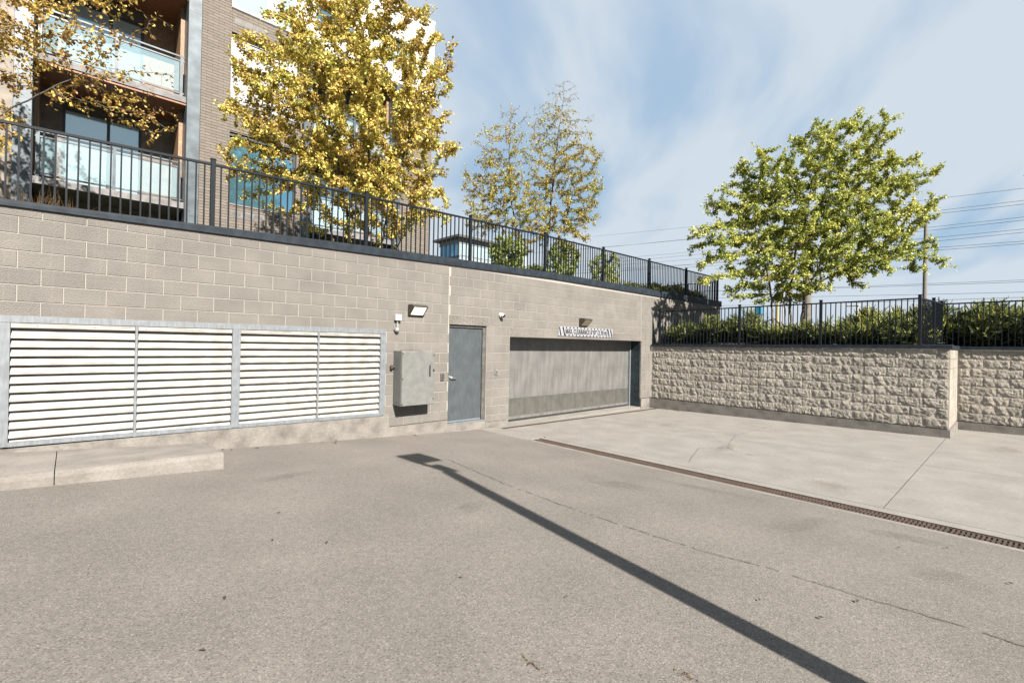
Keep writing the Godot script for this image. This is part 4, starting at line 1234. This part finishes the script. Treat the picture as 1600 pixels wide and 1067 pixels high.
	var b4 := [[17.11, 7.43, 4.60, 1.25], [16.00, 7.02, 3.88, 1.06], [15.00, 6.62, 2.89, 0.90], [17.65, 6.79, 5.0, 1.02], [16.33, 5.71, 3.11, 1.57], [17.14, 5.62, 4.46, 1.64], [14.63, 5.57, 2.04, 0.87], [13.95, 4.40, 1.96, 0.85], [15.38, 4.22, 2.72, 1.10], [15.75, 4.03, 3.99, 1.15], [16.73, 4.22, 5.02, 1.08], [18.3, 5.93, 5.5, 1.06, 0.9], [17.71, 6.64, 6.02, 0.52], [18.6, 4.38, 5.6, 0.72, 0.7], [18.9, 5.65, 6.2, 0.45, 0.8], [18.7, 4.25, 6.1, 0.50, 0.9], [18.4, 3.92, 6.65, 0.25], [13.36, 4.73, 1.61, 0.38], [16.19, 3.38, 3.19, 0.63], [13.81, 3.46, 1.66, 0.38], [14.90, 3.22, 2.35, 0.53], [18.4, 5.69, 6.5, 0.25], [18.3, 4.49, 6.4, 0.29], [16.6, 4.9, 3.9, 1.46], [15.5, 5.4, 3.0, 1.23]]
	tree("birch_tree", "full green multi-stemmed birch standing in the juniper bed on the right", Vector3(15.8, 1.42, 3.4), [
		[Vector3(15.5, 1.42, 3.1), Vector3(15.38, 3.2, 3.0), Vector3(14.9, 5.0, 2.7), Vector3(14.9, 6.3, 2.8)], [Vector3(15.83, 1.42, 3.42), Vector3(15.82, 3.2, 3.4), Vector3(16.0, 5.2, 3.6), Vector3(16.2, 7.0, 4.0)],
		[Vector3(15.95, 1.42, 3.56), Vector3(16.15, 3.2, 3.72), Vector3(16.8, 4.8, 4.4), Vector3(17.2, 6.6, 4.7)], [Vector3(16.15, 3.2, 3.72), Vector3(17.2, 4.1, 4.9), Vector3(18.2, 4.5, 5.6)], [Vector3(15.72, 1.42, 3.36), Vector3(15.75, 2.6, 3.3), Vector3(15.4, 4.0, 3.2)]],
		b4, 3400, 0.15, 0.27, 130000, mid, green, M.bark_pale, 0.0040, 105)
	var b5 := [[22.3, 6.98, 8.35, 0.30], [22.75, 6.49, 8.45, 0.27], [23.5, 7.50, 9.0, 0.9], [23.3, 6.46, 9.5, 1.1]]
	tree("birch_tree", "green birch whose branch tips just enter at the right edge", Vector3(23.6, 1.42, 9.8), [[Vector3(23.7, 1.42, 9.9), Vector3(23.6, 4.0, 9.7), Vector3(23.4, 6.5, 9.2)]], b5, 260, 0.16, 0.28, 2600, mid, green, M.bark_pale, 0.004, 106)
	# small bushy trees just behind the upper fence
	var bush := [["round green bush behind the fence between the golden birch and the sparse birches", Vector3(9.4, 3.0, -2.3), 0.58, 1.15, 107], ["green bush behind the fence under the tall sparse birch", Vector3(13.7, 3.0, -3.8), 0.72, 1.75, 108], ["pale green bush behind the fence right of the tall sparse birch", Vector3(16.5, 3.0, -3.9), 0.75, 1.75, 109], ["low yellow-green bush behind the upper fence beneath the sparse thin birch", Vector3(11.6, 3.0, -3.2), 0.5, 0.75, 110]]
	for q in bush:
		var c: Vector3 = q[1]
		var s: float = q[2]
		var bl := [[c.x, 3.0 + q[3], c.z, s], [c.x - s * 0.6, 3.0 + q[3] * 0.72, c.z + 0.2, s * 0.7], [c.x + s * 0.6, 3.0 + q[3] * 0.75, c.z - 0.2, s * 0.7], [c.x, 3.0 + q[3] * 0.5, c.z, s * 0.9]]
		tree("bush", q[0], c, [[c, c + Vector3(0.05, 0.4, 0)], [c + Vector3(0.1, 0, 0.05), c + Vector3(0.3, 0.4, 0.1)]], bl, 420, 0.12, 0.2, 8000, mid, [green[0] * 0.6, green[0], green[1], green[1] * 1.2, green[2]] if q[4] != 109 else [green[0], green[1], green[2], gold[4]], M.bark_grey, 0.003, q[4], "")

func junipers() -> void:
	var spr := sprig_mesh(0.20)
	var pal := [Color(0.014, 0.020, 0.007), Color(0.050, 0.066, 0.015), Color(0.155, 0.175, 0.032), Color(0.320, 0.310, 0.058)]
	# x, z, half width along x and z, height, label
	var L := [
		[14.45, 0.75, 0.45, 0.55, 0.80, "low dark juniper at the far left end of the bed beside the block wall"],
		[14.40, 1.70, 0.45, 0.60, 0.95, "dark juniper left of the green birch, second along from the block wall"],
		[14.55, 2.60, 0.55, 0.60, 1.05, "tallest dark juniper just left of the green birch trunks"],
		[14.45, 3.55, 0.45, 0.60, 0.66, "low juniper directly before the green birch trunks"],
		[14.40, 4.45, 0.50, 0.60, 0.75, "bright tipped juniper just right of the green birch trunks"],
		[14.45, 5.30, 0.50, 0.60, 0.74, "yellow-green juniper midway between birch trunks and corner post"],
		[14.55, 6.05, 0.55, 0.60, 0.95, "rounded juniper by the fence corner post"],
		[15.6, 5.5, 0.7, 0.8, 1.10, "tall dark juniper behind the rounded one near the corner post"],
		[16.5, 6.6, 0.7, 0.7, 1.32, "highest dark juniper behind the fence corner"],
		[16.45, 7.55, 0.65, 0.65, 1.16, "juniper with pale shoots right of the fence corner"],
		[16.45, 8.45, 0.65, 0.65, 1.20, "dark juniper at the right edge behind the fence"],
		[16.4, 9.4, 0.65, 0.65, 1.15, "juniper outside the picture past the right edge"],
		[15.1, 6.35, 0.45, 0.35, 0.60, "small pale juniper inside the fence corner"],
		[17.6, 7.6, 0.8, 0.9, 1.30, "broad juniper in the second row right of the corner"],
		[18.0, 6.0, 0.9, 0.9, 1.15, "broad juniper at the back of the bed behind the corner post"]]
	var r := RandomNumberGenerator.new()
	r.seed = 8
	for q in L:
		var c := Vector3(q[0], 1.42, q[1])
		var o := thing("juniper_shrub", q[5], "shrub", c, "junipers in the bed behind the split face wall")
		var st := MB.new()
		var xf := []
		var cols := []
		var shoots := int(70 * q[2] * q[3] / 0.3 * (0.6 + q[4] * 0.5))
		for k in shoots:
			var a := r.randf() * TAU
			var rr := sqrt(r.randf())
			var top := Vector3(cos(a) * rr * q[2], q[4] * (1.0 - 0.45 * rr * rr) * r.randf_range(0.62, 1.0), sin(a) * rr * q[3])
			var root := Vector3(cos(a) * rr * q[2] * 0.25, 0.02, sin(a) * rr * q[3] * 0.25)
			st.tube(c + root, c + top, 0.007, 0.003, 3)
			var dir := (top - root).normalized()
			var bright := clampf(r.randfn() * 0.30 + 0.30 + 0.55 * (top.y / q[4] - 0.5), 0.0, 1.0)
			var n := 16
			for i in n:
				var t := 1.0 - pow(r.randf(), 1.3) * 0.85
				var p := root.lerp(top, t) + Vector3(r.randfn(), r.randfn() * 0.6, r.randfn()) * 0.045
				var z := (dir * 0.7 + Vector3(cos(a) * rr, 0.15, sin(a) * rr) * 0.6 + Vector3(r.randfn(), r.randfn(), r.randfn()) * 0.42).normalized()
				var s := r.randf_range(0.6, 1.15)
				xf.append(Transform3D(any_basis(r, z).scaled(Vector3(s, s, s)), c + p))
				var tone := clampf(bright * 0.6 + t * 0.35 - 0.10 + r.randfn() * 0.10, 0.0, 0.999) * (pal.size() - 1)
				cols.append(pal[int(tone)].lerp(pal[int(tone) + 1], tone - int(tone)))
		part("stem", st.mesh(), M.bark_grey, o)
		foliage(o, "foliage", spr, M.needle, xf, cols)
	# ground planting at the far end of the upper terrace
	for q in [[17.2, -1.0, 0.8, 0.5, 0.72, "low green hedge plant at the far right end behind the upper fence"], [15.6, -1.1, 0.8, 0.5, 0.62, "low green hedge plant behind the upper fence, second from its far end"], [13.9, -1.1, 0.8, 0.5, 0.45, "low green hedge plant behind the upper fence, third from its far end"], [18.2, -0.9, 0.5, 0.45, 0.55, "dark low plant in the upper fence's far corner"]]:
		var c := Vector3(q[0], 3.02, q[1])
		var o := thing("hedge_plant", q[5], "shrub", c)
		var st := MB.new()
		var xf := []
		var cols := []
		for k in 110:
			var a := r.randf() * TAU
			var rr := sqrt(r.randf())
			var top := Vector3(cos(a) * rr * q[2], q[4] * (1.0 - 0.4 * rr * rr) * r.randf_range(0.65, 1.0), sin(a) * rr * q[3])
			st.tube(c + top * Vector3(0.4, 0.0, 0.4), c + top, 0.006, 0.003, 3)
			for i in 12:
				var t := 1.0 - r.randf() * 0.7
				var z := (top.normalized() + Vector3(r.randfn(), r.randfn(), r.randfn()) * 0.5).normalized()
				xf.append(Transform3D(any_basis(r, z), c + top * Vector3(lerpf(0.4, 1, t), t, lerpf(0.4, 1, t)) + Vector3(r.randfn(), r.randfn(), r.randfn()) * 0.04))
				cols.append(pal[1 + int(r.randf() * 1.7)].lerp(pal[3], r.randf() * 0.6))
		part("stem", st.mesh(), M.bark_grey, o)
		foliage(o, "foliage", spr, M.needle, xf, cols)
	for q in [[-0.3, -1.2, "tuft of dry brown grass behind the fence below the left balcony"]]:
		var b := MB.new()
		for k in 90:
			var p := Vector3(q[0] + r.randfn() * 0.18, 3.02, q[1] + r.randfn() * 0.15)
			var t := p + Vector3(r.randfn() * 0.12, r.randf_range(0.2, 0.42), r.randfn() * 0.10)
			var e := Vector3(0.006, 0, 0.003)
			b.tri(p - e, p + e, t); b.tri(p + e, p - e, t)
		tag(part("dry_grass", b.mesh(), M.dry_stalk, self), q[2], "grass")

# ---------------------------------------------------------------- the apartment building
func window(o: Node3D, x0: float, x1: float, y0: float, y1: float, z: float, mull: Array, glass: Material, frame: Material, fw := 0.05) -> void:
	var f := MB.new()
	f.box(Vector3(x0, y0, z - 0.06), Vector3(x0 + fw, y1, z)); f.box(Vector3(x1 - fw, y0, z - 0.06), Vector3(x1, y1, z))
	f.box(Vector3(x0 + fw, y0, z - 0.06), Vector3(x1 - fw, y0 + fw, z - 0.001)); f.box(Vector3(x0 + fw, y1 - fw, z - 0.06), Vector3(x1 - fw, y1, z - 0.001))
	for m in mull: f.box(Vector3(m - fw / 2, y0 + fw, z - 0.06), Vector3(m + fw / 2, y1 - fw, z - 0.001))
	var w := part("window", f.mesh(), frame, o)
	var xs := [x0 + fw] + mull + [x1 - fw]
	for k in xs.size() - 1:
		part("pane", boxm(Vector3(xs[k] + 0.001, y0 + fw, z - 0.045), Vector3(xs[k + 1] - 0.001, y1 - fw, z - 0.035)), glass, w)

func bricks(o: Node3D, rects: Array, z: float, sd: int) -> void:
	var r := RandomNumberGenerator.new()
	r.seed = sd
	var xf := []
	var cols := []
	for a in rects:
		var y := float(a[1])
		var row := int(round(y / 0.086))
		y = row * 0.086
		while y < a[3] - 0.03:
			var x: float = a[0] - (0.145 if row % 2 else 0.0)
			while x < a[2] - 0.02:
				var x0 := maxf(x, a[0])
				var x1 := minf(x + 0.29, a[2])
				if x1 - x0 > 0.04 and y > a[1] - 0.04:
					xf.append(Transform3D(Basis.from_scale(Vector3((x1 - x0) - 0.010, 0.076, 0.02)), Vector3((x0 + x1) / 2, y + 0.038, z - 0.004 + r.randf_range(-0.001, 0.001))))
					cols.append(Color(0.108, 0.094, 0.081) * r.randf_range(0.9, 1.1))
				x += 0.29
			y += 0.086
			row += 1
	var m := mat("face_brick", Color(1, 1, 1), 0.92)
	m.vertex_color_use_as_albedo = true
	var unit := boxm(Vector3(-0.5, -0.5, -0.5), Vector3(0.5, 0.5, 0.5))
	foliage(o, "brick_courses", unit, m, xf, cols)

func apartment() -> void:
	var F := -8.4
	var o := thing("apartment_building", "four storey brick and white apartment building with steel columns and balconies", "building", Vector3(4, 3.0, -14))
	part("body", boxm(Vector3(-14.0, 3.0, -24.0), Vector3(10.60, 14.3, F - 1.75)), M.brick_mortar, o)
	# brick piers and spandrels (backing; the bricks stand proud of it)
	var b := MB.new()
	var br := [[2.66, 3.0, 3.44, 14.4], [5.40, 3.0, 5.56, 11.35], [3.44, 3.0, 5.40, 5.50], [3.44, 7.70, 5.40, 8.62], [3.44, 10.78, 5.40, 11.50], [9.25, 3.0, 10.66, 11.30]]
	for a in br: b.box(Vector3(a[0], a[1], F - 1.7), Vector3(a[2], a[3], F - 0.012))
	part("brick_backing", b.mesh(), M.brick_mortar, o)
	bricks(o, br, F, 4)
	part("corner_trim", boxm(Vector3(10.661, 3.0, F - 1.74), Vector3(10.68, 11.3, F + 0.004)), M.cream_panel, o)
	part("fascia", boxm(Vector3(3.44, 13.35, F - 1.7), Vector3(5.399, 14.4, F - 0.02)), M.white_panel, o)
	# white upper storey
	b = MB.new()
	b.box(Vector3(5.40, 11.36, F - 1.7), Vector3(5.95, 14.40, F + 0.02))
	b.box(Vector3(5.95, 11.36, F - 1.7), Vector3(10.70, 12.05, F + 0.02)); b.box(Vector3(5.95, 13.10, F - 1.7), Vector3(10.70, 14.40, F + 0.02))
	b.box(Vector3(7.30, 12.05, F - 1.7), Vector3(8.40, 13.10, F + 0.02)); b.box(Vector3(9.70, 12.05, F - 1.7), Vector3(10.70, 13.10, F + 0.02))
	part("white_wall", b.mesh(), M.white_panel, o)
	part("roof", boxm(Vector3(-14.0, 14.40, -24.0), Vector3(10.72, 14.52, F + 0.04)), M.white_panel, o)
	window(o, 5.96, 7.29, 12.06, 13.09, F - 0.10, [6.6], M.glass_blue, M.frame_dark)
	window(o, 8.41, 9.69, 12.06, 13.09, F - 0.10, [9.1], M.glass_pale, M.frame_dark)
	# windows in the brick
	window(o, 3.445, 5.395, 5.51, 7.60, F - 0.12, [4.74], M.glass_blue, M.frame_dark, 0.06)
	window(o, 3.445, 5.395, 8.63, 10.70, F - 0.12, [4.74], M.curtain, M.frame_white, 0.06)
	window(o, 3.445, 5.395, 11.52, 13.34, F - 0.08, [4.70], M.glass_pale, M.frame_white, 0.10)
	for q in [[7.60, 7.70], [10.70, 10.78]]:
		part("window_head", boxm(Vector3(3.445, q[0], F - 0.30), Vector3(5.395, q[1], F - 0.06)), M.frame_dark, o)
	part("curtain", boxm(Vector3(4.42, 11.62, F - 0.075), Vector3(4.62, 13.24, F - 0.068)), M.curtain, o)
	for y in [5.50, 8.62, 11.50]:
		part("sill", boxm(Vector3(3.42, y - 0.03, F - 0.1), Vector3(5.42, y + 0.008, F + 0.03)), M.slab_concrete, o)
	for q in [[3.50, 5.13], [3.50, 11.02]]:
		var v := part("vent_grille", boxm(Vector3(q[0], q[1], F - 0.01), Vector3(q[0] + 0.95, q[1] + 0.18, F + 0.012)), M.slab_concrete, o)
		for k in 3:
			part("grille_opening", boxm(Vector3(q[0] + 0.03 + 0.31 * k, q[1] + 0.03, F + 0.012), Vector3(q[0] + 0.28 + 0.31 * k, q[1] + 0.15, F + 0.016)), M.frame_paint, v)
	# steel clad columns
	for q in [[-1.10, -0.775], [2.325, 2.655], [5.585, 5.84], [9.0, 9.245]]:
		var c := part("column", boxm(Vector3(q[0], 3.0, F - 0.5), Vector3(q[1], 14.395 if q[0] < 3.0 else 11.355, F + 0.10), 0.008), M.clad_metal, o)
		for y in [4.9, 7.74, 10.8]:
			part("panel_joint", boxm(Vector3(q[0] - 0.001, y, F - 0.4), Vector3(q[1] + 0.001, y + 0.012, F + 0.1015)), M.frame_dark, c)
	# left of the balconies
	part("cream_wall", boxm(Vector3(-1.60, 3.0, F - 1.7), Vector3(-1.105, 14.4, F - 0.02)), M.cream_panel, o)
	part("cream_wall", boxm(Vector3(-6.0, 3.0, F - 1.7), Vector3(-2.80, 14.4, F - 0.02)), M.cream_panel, o)
	for y in [5.5, 8.6, 11.6]:
		window(o, -2.80, -1.60, y, y + 2.2, F - 0.15, [], M.glass_blue, M.frame_dark, 0.06)
		part("spandrel", boxm(Vector3(-2.80, y - 0.9, F - 1.7), Vector3(-1.60, y - 0.001, F - 0.04)), M.cream_panel, o)
	# two bays of balconies
	for bay in [[-0.775, 2.325], [5.84, 9.0]]:
		var x0: float = bay[0]
		var x1: float = bay[1]
		for lv in 3:
			var y := 5.10 + 3.06 * lv
			if lv == 2 and x0 > 5.0: continue
			part("balcony_slab", boxm(Vector3(x0 + 0.002, y, F - 1.70), Vector3(x1 - 0.002, y + 0.175, F - 0.03), 0.006), M.slab_concrete, o)
			if lv < 3:
				var top := y + 3.06
				part("soffit", boxm(Vector3(x0 + 0.002, top - 0.06, F - 1.70), Vector3(x1 - 0.002, top - 0.004, F - 0.06)), M.soffit_wood, o)
				part("side_wall", boxm(Vector3(x1 - 0.10, y + 0.176, F - 1.70), Vector3(x1 - 0.002, top - 0.062, F - 0.52)), M.wall_wood, o)
				part("side_wall", boxm(Vector3(x0 + 0.002, y + 0.176, F - 1.70), Vector3(x0 + 0.08, top - 0.062, F - 0.52)), M.wall_wood, o)
				part("back_wall", boxm(Vector3(x1 - 0.86, y + 0.176, F - 1.74), Vector3(x1 - 0.10, top - 0.062, F - 1.66)), M.wall_wood if lv > 0 else M.cream_panel, o)
				part("back_wall", boxm(Vector3(x0 + 0.08, y + 0.176, F - 1.74), Vector3(x0 + 0.50, top - 0.062, F - 1.66)), M.cream_panel, o)
				window(o, x0 + 0.50, x1 - 0.86, y + 0.18, top - 0.45, F - 1.66, [x0 + 1.48], M.glass_pale, M.frame_dark, 0.07)
			# guard rail with glass
			var g := MB.new()
			for hh in [1.16, 1.03, 0.10]: g.box(Vector3(x0 + 0.05, y + 0.175 + hh - 0.04, F - 0.115), Vector3(x1 - 0.05, y + 0.175 + hh, F - 0.075))
			var rail := part("guard_rail", g.mesh(), M.clad_metal, o)
			for x in [x0 + 0.10, (x0 + x1) / 2, x1 - 0.12]:
				part("rail_post", boxm(Vector3(x - 0.035, y + 0.16, F - 0.13), Vector3(x + 0.035, y + 1.335, F - 0.06)), M.clad_metal, rail)
			for q in [[x0 + 0.15, (x0 + x1) / 2 - 0.05], [(x0 + x1) / 2 + 0.05, x1 - 0.17]]:
				part("glass_panel", boxm(Vector3(q[0], y + 0.30, F - 0.099), Vector3(q[1], y + 1.15, F - 0.091)), M.glass_clear, rail)
		part("under_wall", boxm(Vector3(x0, 3.0, F - 1.74), Vector3(x1, 5.10, F - 1.45)), M.cream_panel, o)

func far_tower() -> void:
	var c := Vector3(56.8, -0.9, -68.8)
	var o := thing("glass_tower", "distant glass apartment tower with overhanging flat roof beyond the fence", "building", c)
	part("core", boxm(c + Vector3(0.3, 0, -7.0), c + Vector3(20, 22.6, -0.3)), M.tower_pale, o)
	part("roof", boxm(c + Vector3(-0.9, 23.4, -8.2), c + Vector3(20.6, 23.9, 0.9), 0.05), M.frame_paint, o)
	part("parapet", boxm(c + Vector3(0.2, 22.4, -7.2), c + Vector3(20, 23.4, -0.2)), M.tower_pale, o)
	for k in 8:
		var y := 22.4 - 2.9 * (k + 1)
		for i in 4:
			part("window", boxm(c + Vector3(0.20, y + 0.45, -6.8 + 1.62 * i), c + Vector3(0.29, y + 2.85, -6.8 + 1.62 * i + 1.5)), M.tower_glass, o)
		for i in 6:
			part("window", boxm(c + Vector3(0.6 + 3.2 * i, y + 0.5, -0.29), c + Vector3(3.4 + 3.2 * i, y + 2.8, -0.20)), M.glass_pale, o)
		part("floor_band", boxm(c + Vector3(0.10, y, -7.1), c + Vector3(0.29, y + 0.4, -0.1)), M.frame_dark, o)
		if k >= 1:
			part("balcony", boxm(c + Vector3(1.0 + 1.2 * (k % 2), y, -0.28), c + Vector3(19.0, y + 0.9, 1.1), 0.03), M.white_panel, o)

# ---------------------------------------------------------------- poles and wires
func poles() -> void:
	var o := thing("utility_pole", "tall grey utility pole right of the green birch carrying the wires", "utility pole", Vector3(50.2, -0.9, 3.03))
	var b := MB.new()
	b.tube(Vector3(50.2, -0.9, 3.03), Vector3(50.2, 13.0, 3.03), 0.18, 0.11, 10, true)
	part("pole", b.mesh(), M.pole_wood, o)
	for y in [12.2, 12.6]:
		b = MB.new()
		b.tube(Vector3(50.0, y, 3.03), Vector3(49.75, y + 0.1, 3.03), 0.05, 0.05, 6, true)
		part("insulator", b.mesh(), M.grey_plastic, o)
	var p := thing("utility_pole", "thick pale wooden pole standing just behind the green birch trunks", "utility pole", Vector3(27.3, -0.9, 0.79))
	b = MB.new()
	b.tube(Vector3(27.3, -0.9, 0.79), Vector3(27.3, 7.2, 0.79), 0.22, 0.19, 12, true)
	part("pole", b.mesh(), M.pole_wood, p)
	part("transformer_bracket", boxm(Vector3(27.1, 6.6, 0.4), Vector3(27.5, 6.75, 1.2)), M.grey_plastic, p)
	for q in [["marker_pole", "thin yellowish pole seen left of the green birch trunks", Vector3(32.8, -0.9, -2.3), 5.3, 0.075, M.pole_yellow], ["flag_pole", "thin white pole between the green birch trunks far off", Vector3(49.6, -0.9, -7.1), 7.0, 0.10, M.pole_white]]:
		var t := thing(q[0], q[1], "pole", q[2])
		b = MB.new()
		b.tube(q[2], q[2] + Vector3(0, q[3] + 0.9, 0), q[4], q[4] * 0.8, 8, true)
		part("shaft", b.mesh(), q[5], t)
		b = MB.new()
		b.ball(q[2] + Vector3(0, q[3] + 0.95, 0), q[4] * 1.3, 8)
		part("finial", b.mesh(), q[5], t)
	var l := thing("street_lamp", "far white street lamp seen through the fence right of the green birch", "street lamp", Vector3(73.1, -0.9, -5.7))
	b = MB.new()
	b.tube(Vector3(73.1, -0.9, -5.7), Vector3(73.1, 7.1, -5.7), 0.12, 0.08, 8, true)
	part("shaft", b.mesh(), M.pole_white, l)
	part("lamp_head", boxm(Vector3(72.8, 7.0, -6.9), Vector3(73.3, 7.2, -5.5), 0.04), M.pole_white, l)
	var s := thing("blue_sign", "small bright blue roadside sign beyond the fence left of the birch trunks", "sign", Vector3(42.6, -0.9, -6.85))
	part("panel", boxm(Vector3(42.4, 4.25, -7.1), Vector3(42.8, 4.95, -6.55), 0.03), M.sign_blue, s)
	part("post", boxm(Vector3(42.5, -0.9, -6.95), Vector3(42.7, 4.1, -6.75)), M.pole_white, s)
	# overhead lines
	var W := [[74.548, 22.061, -45.32, 61.852, 15.845, 14.007], [74.587, 19.787, -45.296, 61.869, 14.861, 14.017], [74.586, 19.836, -45.296, 61.875, 14.476, 14.021], [74.627, 17.446, -45.271, 61.893, 13.44, 14.032], [74.638, 16.836, -45.264, 61.897, 13.182, 14.035], [74.648, 16.233, -45.258, 61.912, 12.353, 14.044], [74.667, 15.127, -45.246, 61.915, 12.144, 14.046], [74.659, 15.582, -45.251, 61.931, 11.212, 14.056], [74.668, 15.094, -45.246, 61.935, 11.005, 14.058], [74.738, 11.021, -45.203, 61.99, 7.787, 14.092], [74.738, 11.016, -45.203, 61.994, 7.597, 14.094], [74.756, 9.946, -45.192, 62.009, 6.687, 14.103], [74.785, 8.26, -45.174, 62.015, 6.343, 14.107]]
	var names := ["topmost overhead wire, highest of those right of the birch", "upper wire of the second pair from the top", "lower wire of the second pair from the top", "upper wire of the third pair from the top", "lower wire of the third pair from the top", "upper wire of the fourth pair from the top", "lower wire of the fourth pair from the top", "upper wire of the pair level with the birch's right branch", "lower wire of the pair level with the birch's right branch", "upper wire of the first low pair above the hedge", "lower wire of the first low pair above the hedge", "second lowest overhead wire above the hedge", "lowest overhead wire just above the hedge"]
	for k in W.size():
		var a := Vector3(W[k][0], W[k][1], W[k][2])
		var c := Vector3(W[k][3], W[k][4], W[k][5])
		var d := c - a
		a -= d * 0.5
		c += d * 0.9
		b = MB.new()
		var n := 16
		for i in n:
			var t0 := float(i) / n
			var t1 := float(i + 1) / n
			var sag := func(t: float) -> Vector3: return Vector3(0, -1.2 * 4.0 * t * (1.0 - t) + 1.15, 0)
			b.tube(a.lerp(c, t0) + sag.call(t0), a.lerp(c, t1) + sag.call(t1), 0.017, 0.017, 4)
		tag(part("overhead_wire", b.mesh(), M.wire, self), names[k], "wire", "overhead wires")

# ---------------------------------------------------------------- sky
func sky_image() -> Image:
	var w := 1536
	var h := 768
	var im := Image.create(w, h, false, Image.FORMAT_RGBF)
	var f := FastNoiseLite.new()
	f.seed = 21
	f.frequency = 0.55
	f.fractal_octaves = 6
	f.fractal_gain = 0.55
	var g := FastNoiseLite.new()
	g.seed = 22
	g.frequency = 0.16
	g.fractal_octaves = 3
	var blue_top := Color(0.104, 0.147, 0.200)
	var blue_low := Color(0.066, 0.130, 0.196)
	var white := Color(0.180, 0.203, 0.226)
	for j in h:
		var el := PI / 2 - PI * (j + 0.5) / h
		var y := sin(el)
		for i in w:
			if y < -0.02:
				im.set_pixel(i, j, Color(0.07, 0.066, 0.06))
				continue
			var az := TAU * (i + 0.5) / w
			var cx := cos(el) * sin(az)
			var cz := cos(el) * cos(az)
			var s := 1.0 / (maxf(y, 0.0) + 0.22)
			var px := cx * s * 1.6
			var pz := cz * s * 1.6
			# wisps drawn out along one direction
			var u := px * 0.82 + pz * 0.57
			var v := -px * 0.57 + pz * 0.82
			var warp := g.get_noise_2d(u * 2.0 + 40.0, v * 2.0) * 0.5
			var n := f.get_noise_2d(u * 0.7, (v + warp) * 2.6) * 0.95 + g.get_noise_2d(u * 1.6, v * 3.0) * 1.1 + 0.33
			var c := smoothstep(-0.50, 0.45, n)
			c = c * 0.84 + 0.15
			var base := blue_low.lerp(blue_top, smoothstep(0.05, 0.6, y))
			var near := exp(-maxf(y, 0.0) * 9.0)
			var col := base.lerp(white, clampf(c + 0.55 * near, 0.0, 1.0))
			im.set_pixel(i, j, col)
	return im

func _ready() -> void:
	# camera
	var cam := Camera3D.new()
	cam.name = "camera"
	cam.fov = 71.7824
	cam.near = 0.05
	cam.far = 2000.0
	add_child(cam)
	cam.transform = Transform3D(Basis(Vector3(0.729578, 0.019769, 0.683611), Vector3(-0.017209, 0.999796, -0.010546), Vector3(-0.683681, -0.00407, 0.72977)).orthonormalized(), Vector3(0, 1.4, 8.052))
	cam.current = true
	# sky and exposure
	var env := Environment.new()
	var sky := Sky.new()
	var sm := PanoramaSkyMaterial.new()
	sm.panorama = ImageTexture.create_from_image(sky_image())
	sky.sky_material = sm
	env.background_mode = Environment.BG_SKY
	env.sky = sky
	env.tonemap_mode = Environment.TONE_MAPPER_LINEAR
	env.tonemap_exposure = 3.6
	env.sdfgi_enabled = true
	env.ssao_enabled = true
	env.ssil_enabled = true
	var we := WorldEnvironment.new()
	we.name = "environment"
	we.environment = env
	add_child(we)
	# sun
	var sun := DirectionalLight3D.new()
	sun.name = "sun"
	sun.light_energy = 1.6
	sun.light_color = Color(1.0, 0.965, 0.915)
	sun.light_angular_distance = 0.5
	sun.shadow_enabled = true
	add_child(sun)
	sun.look_at_from_position(Vector3.ZERO, Vector3(0.211, -0.79, -1.0))
	make_materials()
	grounds()
	main_wall()
	right_wall()
	apartment()
	far_tower()
	trees()
	bed_mound()
	junipers()
	fences()
	louvre()
	steel_door()
	garage_door()
	cabinet()
	clearance_sign()
	wall_pack(4.925, 1.905, "lit wedge wall light glowing white above the electrical cabinet", true)
	wall_pack(10.17, 1.905, "unlit wedge wall light with yellowed lens above the clearance sign", false)
	small_fixtures()
	stains()
	drain()
	lamp_post()
	poles()
	debris()
